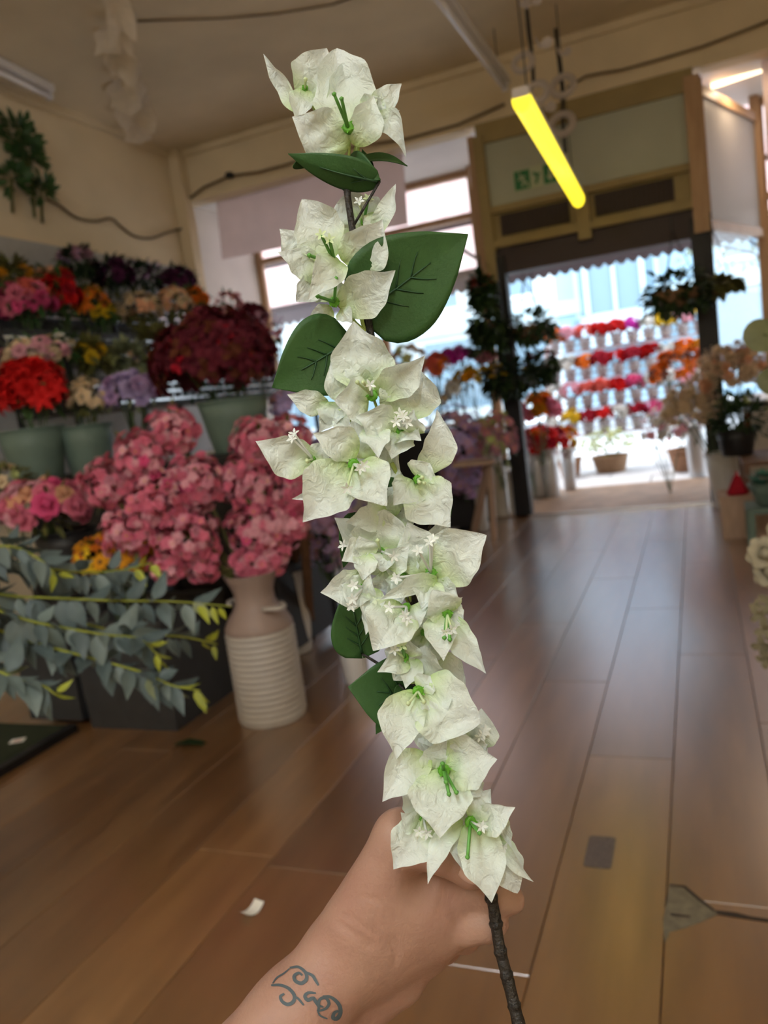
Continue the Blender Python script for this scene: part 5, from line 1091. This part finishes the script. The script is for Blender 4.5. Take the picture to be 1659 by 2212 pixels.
# --- fifth and last cluster
Fl(903, 1493, .404, [(1038, 1562, 122, -6, dict(b=(906, 1486, .406), bow=.08, sway=.08, blunt=.75, cup=.08)), (856, 1640, 84, -6, dict(b=(900, 1488, .406), bow=.08, sway=.06, cup=.14)), (952, 1568, 80, -2, dict(b=(908, 1490, .406), blunt=.6)), (930, 1460, 46, 4, {})], [(882, 1520, -12, 'pk'), (916, 1516, -12, 'pk')], 13)
Fl(1010, 1606, .424, [(1040, 1530, 62, 2, dict(b=(1016, 1618, .424), sway=.14, blunt=.5)), (1056, 1600, 60, -2, dict(b=(1000, 1612, .424), blunt=.6)), (960, 1582, 46, -6, dict(blunt=.5)), (1054, 1640, 44, 0, dict(b=(1010, 1600, .426)))], [(1042, 1586, -8, 'w'), (1036, 1592, -8, 'w'), (1048, 1578, -6, 'w')], 9)
Fl(959, 1664, .402, [(826, 1732, 76, 0, dict(b=(930, 1630, .408), bow=.10, sway=.10, cup=.16)), (1074, 1640, 104, -4, dict(b=(962, 1668, .404), bow=.07, sway=-.10, cup=.10)), (950, 1810, 112, -10, dict(b=(962, 1656, .404), bow=.10, cup=.10)), (960, 1590, 90, 6, dict(b=(958, 1672, .408), blunt=.8)), (1040, 1720, 70, 0, dict(b=(970, 1660, .406), blunt=.4))], [(970, 1716, -12, 'gk'), (986, 1712, -14, 'gk'), (956, 1650, -8, 'gk'), (964, 1690, -12, 'gk')], 14)
Fl(1016, 1775, .402, [(1113, 1744, 58, -4, dict(b=(1020, 1772, .404), bow=.10, sway=.08)), (1062, 1950, 82, -6, dict(b=(1014, 1772, .404), bow=.06, sway=-.07, cup=.14)), (924, 1910, 42, -4, dict(b=(1000, 1768, .408), bow=.10, sway=.07, roll=-15)), (1060, 1704, 52, 4, {}), (1086, 1800, 50, -2, dict(b=(1040, 1740, .404), blunt=.5)), (1000, 1880, 60, 4, dict(b=(1010, 1780, .41)))], [(1010, 1852, -10, 'gk'), (1036, 1800, -12, 'gk'), (1040, 1786, -10, 'w')], 13)
Fl(914, 1768, .410, [(850, 1878, 84, -2, dict(b=(930, 1766, .412), bow=.08, cup=.14)), (860, 1752, 42, -2, dict(b=(908, 1778, .412), sway=-.15, hook=.2)), (868, 1702, 46, 2, dict(b=(912, 1766, .414), bow=.08)), (950, 1860, 46, 2, dict(b=(930, 1780, .414)))], [(906, 1796, -8, 'p'), (922, 1800, -8, 'w')], 8)
Fl(1058, 1800, .414, [(1118, 1930, 74, -2, dict(b=(1056, 1800, .416), bow=.10, blunt=.45)), (1102, 1844, 60, -4, dict(b=(1064, 1760, .416), sway=.10, blunt=.5)), (1153, 1905, 26, -8, dict(b=(1072, 1802, .412), roll=-25, cup=.3, wave=.4)), (1070, 1906, 60, 2, dict(b=(1050, 1810, .418), blunt=.4))], [(1088, 1830, -6, 'w')], 8)

# --- fuller behind: half hidden flowers closing the gaps
Fl(846, 1228, .428, [(800, 1180, 80, 2, {}), (905, 1210, 80, 2, {}), (850, 1290, 80, -2, {}), (870, 1150, 70, 4, {})], [], 8)
Fl(916, 1366, .426, [(870, 1330, 80, 0, {}), (960, 1400, 80, 0, {}), (900, 1440, 80, 0, {}), (930, 1310, 70, 2, {})], [], 8)
Fl(948, 1560, .428, [(900, 1600, 84, 0, {}), (1000, 1590, 84, 0, {}), (950, 1500, 80, 2, {}), (930, 1640, 80, 0, {})], [], 8)
Fl(990, 1720, .424, [(1046, 1690, 76, 0, {}), (1030, 1770, 76, 0, {}), (940, 1760, 80, 0, {}), (900, 1720, 60, 0, {})], [], 8)
Fl(812, 1020, .428, [(860, 980, 70, 0, {}), (800, 950, 70, 0, {}), (870, 1060, 70, 0, {})], [], 8)
# --- leaves
def sleaf(base, tip, W, bow=.06, roll=0., fold=.08, heart=.5, seed=0, nu=20, nv=13, sway=0., curl=0., veins=3, shape=None):
    base, tip = np.asarray(base), np.asarray(tip); a = tip - base; L = np.linalg.norm(a); a /= L; v = unit(CAM - (base + tip) / 2); l = unit(np.cross(a, v)); n = np.cross(l, a)
    if n @ v < 0: n = -n
    c_, s_ = math.cos(math.radians(roll)), math.sin(math.radians(roll)); l, n = l * c_ + n * s_, n * c_ - l * s_
    def S(u, vv):
        prof = math.sin(math.pi * min(1, u) ** (.62 - .1 * heart)) ** .85 if 0 < u < 1 else 0
        if u > .75: prof *= 1 - .18 * ((u - .75) / .25)
        w_ = max(W / 2 * prof, .0002)
        c = base + a * L * (u - heart * .12 * abs(vv) * max(0, 1 - 3 * u)) + n * L * bow * 4 * u * (1 - u) + l * L * sway * math.sin(math.pi * u)
        ang = curl * vv
        if curl: return c + l * w_ * math.sin(ang) / max(.05, abs(curl)) * (1 if curl > 0 else -1) + n * w_ * (1 - math.cos(ang)) / max(.05, abs(curl))
        return c + l * w_ * vv + n * fold * w_ * abs(vv) ** 1.3
    G = np.array([[S(i / (nu - 1), -1 + 2 * j / (nv - 1)) for j in range(nv)] for i in range(nu)])
    o = MB().grid(W2(G.reshape(-1, 3)).reshape(nu, nv, 3)).build('leaf', SLEAF, SP, True)
    md = o.modifiers.new('thickness', 'SOLIDIFY'); md.thickness = .0004
    if veins:
        up = n * .00035
        MB().tube(W2([S(u, 0) + up for u in np.linspace(.02, .62, 10)]), np.linspace(.0009, .0003, 10), 5).build('vein', SVEIN, o, True)
        for k in range(veins):
            for sg_ in (-1, 1):
                u0 = .12 + .15 * k; MB().tube(W2([S(u0 + .16 * t, sg_ * .42 * t) + up for t in np.linspace(0, 1, 6)]), np.linspace(.0006, .0002, 6), 4).build('vein', SVEIN, o, True)
    e = nearest_stem(base)
    MB().tube(W2(bez(base, (base + e) / 2, e, 6)), .0008, 6).build('leaf_stalk', BSTEM, SP, True)
    return o
sleaf(D(798, 668, .432), D(1011, 506, .426), 222 * .428 / F_PX, bow=.05, fold=.10, heart=1.0)
sleaf(D(748, 742, .434), D(588, 837, .428), 178 * .43 / F_PX, bow=.06, fold=.10, heart=.8)
sleaf(D(748, 352, .440), D(822, 388, .428), 66 * .433 / F_PX, bow=.10, fold=.1, veins=0, heart=0)
o = sleaf(D(820, 392, .430), D(622, 332, .432), 74 * .43 / F_PX, bow=.10, fold=-.25, veins=1, heart=.1, roll=20)
sleaf(D(654, 338, .433), D(664, 362, .442), 60 * .43 / F_PX, bow=.0, veins=0, heart=.4, roll=10)
sleaf(D(758, 352, .442), D(880, 358, .436), 44 * .44 / F_PX, bow=.0, roll=66, sway=-.24, fold=.2, veins=0, heart=0)
sleaf(D(800, 376, .446), D(782, 322, .448), 26 * .44 / F_PX, bow=.0, veins=0, heart=0)
sleaf(D(768, 1110, .436), D(742, 1226, .436), 62 * .436 / F_PX, veins=2, heart=.3, roll=20)
sleaf(D(782, 1412, .434), D(752, 1262, .430), 118 * .43 / F_PX, bow=.06, heart=.6)
sleaf(D(908, 1500, .438), D(752, 1484, .426), 172 * .43 / F_PX, bow=.04, heart=.2, sway=-.02)
sleaf(D(838, 1540, .438), D(812, 1586, .438), 30 * .43 / F_PX, veins=0, heart=0)
sleaf(D(862, 1478, .432), D(862, 1552, .430), 26 * .43 / F_PX, veins=0, heart=0, roll=20)
sleaf(D(940, 1120, .436), D(976, 1084, .434), 50 * .43 / F_PX, veins=0, heart=.2)
sleaf(D(858, 1060, .43), D(828, 1030, .424), 40 * .43 / F_PX, veins=0, heart=0)
sleaf(D(890, 1186, .43), D(872, 1160, .424), 30 * .43 / F_PX, veins=0, heart=0)
# --- pedicels at the crown and the wrapped stem
for pts in ([(672, 282, .440), (682, 326, .446), (706, 372, .448), (738, 400, .440)], [(734, 300, .432), (730, 330, .434), (738, 370, .436), (748, 410, .436)], [(772, 305, .436), (772, 350, .437), (758, 390, .437), (752, 412, .436)],
            [(764, 668, .43), (762, 690, .43), (776, 706, .431), (790, 716, .432)], [(782, 660, .431), (782, 690, .431), (788, 712, .432)], [(846, 1000, .424), (862, 1030, .426), (876, 1044, .424)]):
    MB().tube(W2(spline([D(*p) for p in pts], 5)), .0012, 6).build('pedicel', PEDI, SP, True)
n_ = len(STEM3); rad = np.array([.0019 + .0016 * min(1, max(0, (i / n_ - .15) / .8)) for i in range(n_)])
seg = np.array([1 + .10 * ((i * 7) % 5 == 0) for i in range(n_)])
MB().tube(W2(STEM3), rad * seg, 9).build('stem', BSTEM, SP, True)
for i in range(len(STEM3) - 26, len(STEM3) - 1, 4):
    p = STEM3[i]; t_ = unit(STEM3[i + 1] - STEM3[i - 1]); MB().tube(W2([p - t_ * .0016, p, p + t_ * .0022]), [.0034, .0041, .0036], 8).build('stem_node', BSTEM, SP, True)
# ================================================================== THE HAND AND FOREARM
def skin_mat():
    m = mat('skin', (0.36, 0.215, 0.155), 0.5, 0.35, col2=(0.31, 0.165, 0.12), nscale=26, bump=0.12, bscale=420)
    b = m.node_tree.nodes['Principled BSDF']; b.inputs['Subsurface Weight'].default_value = 0.12; b.inputs['Subsurface Radius'].default_value = (.006, .002, .001); b.inputs['Subsurface Scale'].default_value = 0.6
    return m
SKIN = skin_mat()
def cap(a, ra, b, rb): return (D(*a), ra, D(*b), rb)
prims = [  # forearm, wrist, back of the hand
    (cap((400, 2480, .425), .033, (640, 2200, .455), .0265), 0), (cap((640, 2200, .455), .0265, (752, 2058, .468), .0235), 0),
    (cap((690, 2225, .475), .022, (800, 2080, .482), .020), 0),
    (cap((805, 2158, .482), .015, (858, 2116, .484), .0160), 0),
    (cap((752, 2058, .468), .0235, (850, 1950, .470), .0235), 0),
    (cap((800, 2060, .476), .021, (930, 1985, .472), .0175), 0),
    (cap((850, 1950, .470), .0235, (945, 1900, .468), .016), 0), (cap((845, 2005, .470), .022, (962, 1950, .468), .016), 0),
    (cap((850, 2040, .478), .019, (955, 2010, .474), .0145), 0), (cap((870, 2075, .486), .015, (925, 2055, .482), .0125), 0),
    # thumb: side of the hand, up and over to press the stem from the front
    (cap((775, 1985, .462), .0185, (868, 1812, .458), .0165), 0), (cap((868, 1812, .458), .0160, (958, 1842, .440), .0115), 1), (cap((958, 1842, .440), .0112, (1016, 1886, .4315), .0090), 1),
    # index behind the stem, tip beyond it
    (cap((945, 1900, .468), .0125, (1020, 1925, .462), .0100), 2), (cap((1020, 1925, .462), .0100, (1075, 1938, .4555), .0092), 2), (cap((1075, 1938, .4555), .0092, (1104, 1944, .4565), .0082), 2),
    # middle finger, nail end just past the stem
    (cap((958, 1965, .470), .0130, (1010, 1998, .464), .0110), 3), (cap((1010, 1998, .464), .0110, (1050, 1994, .4585), .0104), 3), (cap((1050, 1994, .4585), .0102, (1062, 1990, .4580), .0096), 3),
    # ring and little finger curled under
    (cap((955, 2005, .476), .0120, (1002, 2020, .484), .0100), 4), (cap((1002, 2020, .484), .0100, (985, 2012, .500), .0092), 4), (cap((985, 2012, .500), .0092, (945, 1995, .502), .0082), 4),
    (cap((925, 2050, .486), .0110, (962, 2046, .496), .0090), 5), (cap((962, 2046, .496), .0090, (942, 2030, .510), .0082), 5), (cap((942, 2030, .510), .0082, (910, 2015, .512), .0074), 5),
]
allp = np.array([p[0][i] for p in prims for i in (0, 2)]); h_ = .0017
lo = allp.min(0) - .045; hi = allp.max(0) + .045; dims = np.ceil((hi - lo) / h_).astype(int)
gx, gy, gz = [lo[i] + h_ * np.arange(dims[i]) for i in range(3)]
X, Y_, Z = np.meshgrid(gx, gy, gz, indexing='ij')
def sd_cone(pr):
    a, ra, b, rb = pr; ba = b - a; l2 = ba @ ba
    px_, py_, pz_ = X - a[0], Y_ - a[1], Z - a[2]
    t = np.clip((px_ * ba[0] + py_ * ba[1] + pz_ * ba[2]) / l2, 0, 1)
    return np.sqrt((px_ - t * ba[0])**2 + (py_ - t * ba[1])**2 + (pz_ - t * ba[2])**2) - (ra + (rb - ra) * t)
def smin(a, b, k):
    if a is None: return b
    h = np.clip(.5 + .5 * (b - a) / k, 0, 1); return b * (1 - h) + a * h - k * h * (1 - h)
groups = {}
for pr, g in prims: groups[g] = smin(groups.get(g), sd_cone(pr), .012 if g == 0 else .004)
Fd = groups[0]
for g in (1, 2, 3, 4, 5): Fd = smin(Fd, groups[g], .006 if g == 1 else .0045)
Fd = np.minimum(Fd, .02)
def surface_nets(Fv, lo, h):
    s = Fv < 0; nx, ny, nz = Fv.shape
    corners = [(i, j, k) for i in (0, 1) for j in (0, 1) for k in (0, 1)]
    sl = lambda A, c: A[c[0]:nx - 1 + c[0], c[1]:ny - 1 + c[1], c[2]:nz - 1 + c[2]]
    cnt = sum(sl(s, c).astype(np.int8) for c in corners); act = (cnt > 0) & (cnt < 8)
    ii = np.argwhere(act); acc = np.zeros((len(ii), 3)); num = np.zeros(len(ii))
    for c0 in corners:
        for ax in range(3):
            if c0[ax]: continue
            c1 = list(c0); c1[ax] = 1
            f0 = Fv[tuple((ii + c0).T)]; f1 = Fv[tuple((ii + c1).T)]; m = (f0 < 0) != (f1 < 0); t = np.where(m, f0 / (f0 - f1 + 1e-20), 0)
            p = np.tile(np.array(c0, float), (len(ii), 1)); p[:, ax] += t; acc += p * m[:, None]; num += m
    V = (ii + acc / num[:, None]) * h + lo
    idx = -np.ones(act.shape, int); idx[act] = np.arange(len(ii)); Q = []
    for ax in range(3):
        a0 = [slice(None)] * 3; a1 = [slice(None)] * 3; a0[ax] = slice(0, -1); a1[ax] = slice(1, None)
        e = np.argwhere(s[tuple(a0)] != s[tuple(a1)]); u, w_ = (ax + 1) % 3, (ax + 2) % 3
        e = e[(e[:, u] > 0) & (e[:, w_] > 0) & (e[:, u] < act.shape[u]) & (e[:, w_] < act.shape[w_]) & (e[:, ax] < act.shape[ax])]
        q = []
        for du, dw in ((-1, -1), (0, -1), (0, 0), (-1, 0)):
            ee = e.copy(); ee[:, u] += du; ee[:, w_] += dw; q.append(idx[tuple(ee.T)])
        q = np.stack(q, 1); flip = ~s[tuple(e.T)]; q[flip] = q[flip][:, ::-1]; Q.append(q)
    return V, np.concatenate(Q)
V, Q = surface_nets(Fd, lo, h_)
hroot = D(800, 2060, .47)
_bv = BVHTree.FromPolygons([Vector(v) for v in V], [tuple(int(i) for i in q) for q in Q])
for line, dep, wid in [([(530, 1168), (600, 1205), (680, 1262), (715, 1300)], .0007, .0018), ([(555, 1075), (640, 1040), (720, 1045), (760, 1062)], .0005, .0016), ([(760, 1040), (800, 1110), (850, 1160)], .0004, .0016), ([(815, 1260), (840, 1330), (830, 1400)], .0006, .0020), ([(560, 1120), (640, 1165), (740, 1230), (800, 1330)], .0005, .0018), ([(1120, 1120), (1150, 1150), (1165, 1190)], .0006, .0018)]:
    for q in spline(line, 14):
        hh = _bv.ray_cast(Vector(CAM), Vector(unit(ray(500 + q[0] / 2.37, 1500 + q[1] / 2.37))))
        if hh[0] is None: continue
        dd = np.linalg.norm(V - np.array(hh[0]), axis=1); wgt = np.exp(-(dd / wid) ** 2)
        k_ = wgt > .03; V[k_] += unit(ray(800, 2000)) * (dep * .35 * wgt[k_])[:, None]
PER = empty('person', hroot); tag(PER, 'bare forearm and hand with a swirl tattoo gripping the white flower spray', 'person')
me = bpy.data.meshes.new('arm'); me.from_pydata((V - hroot).tolist(), [], Q[(Q >= 0).all(1)].tolist()); me.materials.append(SKIN)
me.polygons.foreach_set('use_smooth', [True] * len(me.polygons)); me.update()
arm = obj('arm', me, PER); md = arm.modifiers.new('smooth', 'SMOOTH'); md.iterations = 6; md.factor = .5
# nails
NAIL = mat('fingernail', (0.55, 0.36, 0.30), 0.25, 0.5)
bvh = BVHTree.FromPolygons([Vector(v) for v in V], [tuple(int(i) for i in q) for q in Q])
def on_skin(px, py, off=.0004):
    o_ = Vector(CAM); d_ = Vector(unit(ray(px, py))); h = bvh.ray_cast(o_, d_)
    if h[0] is None: return None
    return np.array(h[0]) + np.array(h[1]) * (off if h[1].dot(d_) < 0 else -off), np.array(h[1])
def nail(c, along, nrm, L, Wd):
    along = unit(along); nrm = unit(nrm - along * (nrm @ along)); s_ = np.cross(along, nrm)
    G = np.array([[c - hroot + along * L * (u - .5) + s_ * Wd / 2 * v * math.sin(math.pi * (.25 + .6 * u)) ** .5 - nrm * .0016 * v * v for v in np.linspace(-1, 1, 7)] for u in np.linspace(0, 1, 7)])
    o = MB().grid(G).build('fingernail', NAIL, PER, True); o.modifiers.new('t', 'SOLIDIFY').thickness = .0005
away = unit(ray(1050, 1990))
q = D(1067, 1990, .4580); d_ = unit(D(1066, 1990, .458) - D(1050, 1994, .4585)); nail(q + unit(d_ * .6 - np.array([0, 0, .0])) * .0086 + away * .001, unit(np.array([0, 0, 1.])), unit(d_), .010, .010)
q = D(1110, 1945, .457); nail(q + away * .0078, unit(D(1104, 1944, .4565) - D(1075, 1938, .4555)), away, .010, .010)
q = D(1016, 1883, .4315); nail(q - away * .0092, unit(D(1016, 1886, .4315) - D(958, 1842, .44)), -away, .012, .012)
# swirl tattoo: flat ink lines lying on the skin
INK = mat('faded_blue_grey_tattoo_ink', (0.055, 0.075, 0.085), 0.6)
def zx(p): return (500 + p[0] / 2.37, 1500 + p[1] / 2.37)
def ink(pts, wpx):
    P = spline(np.array([zx(p) for p in pts]), 6); Lft, Rgt = [], []
    tn = np.gradient(P, axis=0); tn /= np.linalg.norm(tn, axis=1)[:, None] + 1e-9; n = len(P); G = []
    for i in range(n):
        w_ = wpx * (.35 + .65 * math.sin(math.pi * (i + 1) / (n + 1)) ** .6); nn = np.array([-tn[i][1], tn[i][0]]); row = []
        for s_ in (-1, 0, 1):
            h = on_skin(*(P[i] + nn * w_ / 2 * s_), off=.0005)
            if h is None: row = None; break
            row.append(h[0] - hroot)
        if row: G.append(row)
    if len(G) > 2: MB().grid(np.array(G)).build('tattoo', INK, PER, True)
ink([(300, 1402), (345, 1398), (380, 1425), (385, 1458), (360, 1480), (330, 1470), (322, 1445), (345, 1428), (365, 1440)], 8)
ink([(375, 1420), (415, 1440), (430, 1462), (446, 1490)], 7)
ink([(205, 1492), (250, 1490), (295, 1508), (322, 1542), (318, 1572), (290, 1588), (262, 1574), (252, 1548), (272, 1534)], 8)
ink([(322, 1545), (345, 1562), (370, 1592)], 5)
ink([(212, 1482), (235, 1452), (268, 1432), (300, 1405)], 3.5)
ink([(432, 1530), (395, 1528), (376, 1545), (390, 1565), (418, 1556), (432, 1575), (446, 1600), (440, 1622)], 8)
ink([(440, 1622), (480, 1608), (498, 1580), (480, 1552), (452, 1562), (446, 1590), (470, 1600)], 7)
ink([(466, 1546), (510, 1550), (548, 1585), (556, 1625), (540, 1656), (518, 1655), (524, 1630), (545, 1618)], 9)
ink([(440, 1622), (455, 1645), (490, 1660)], 4)
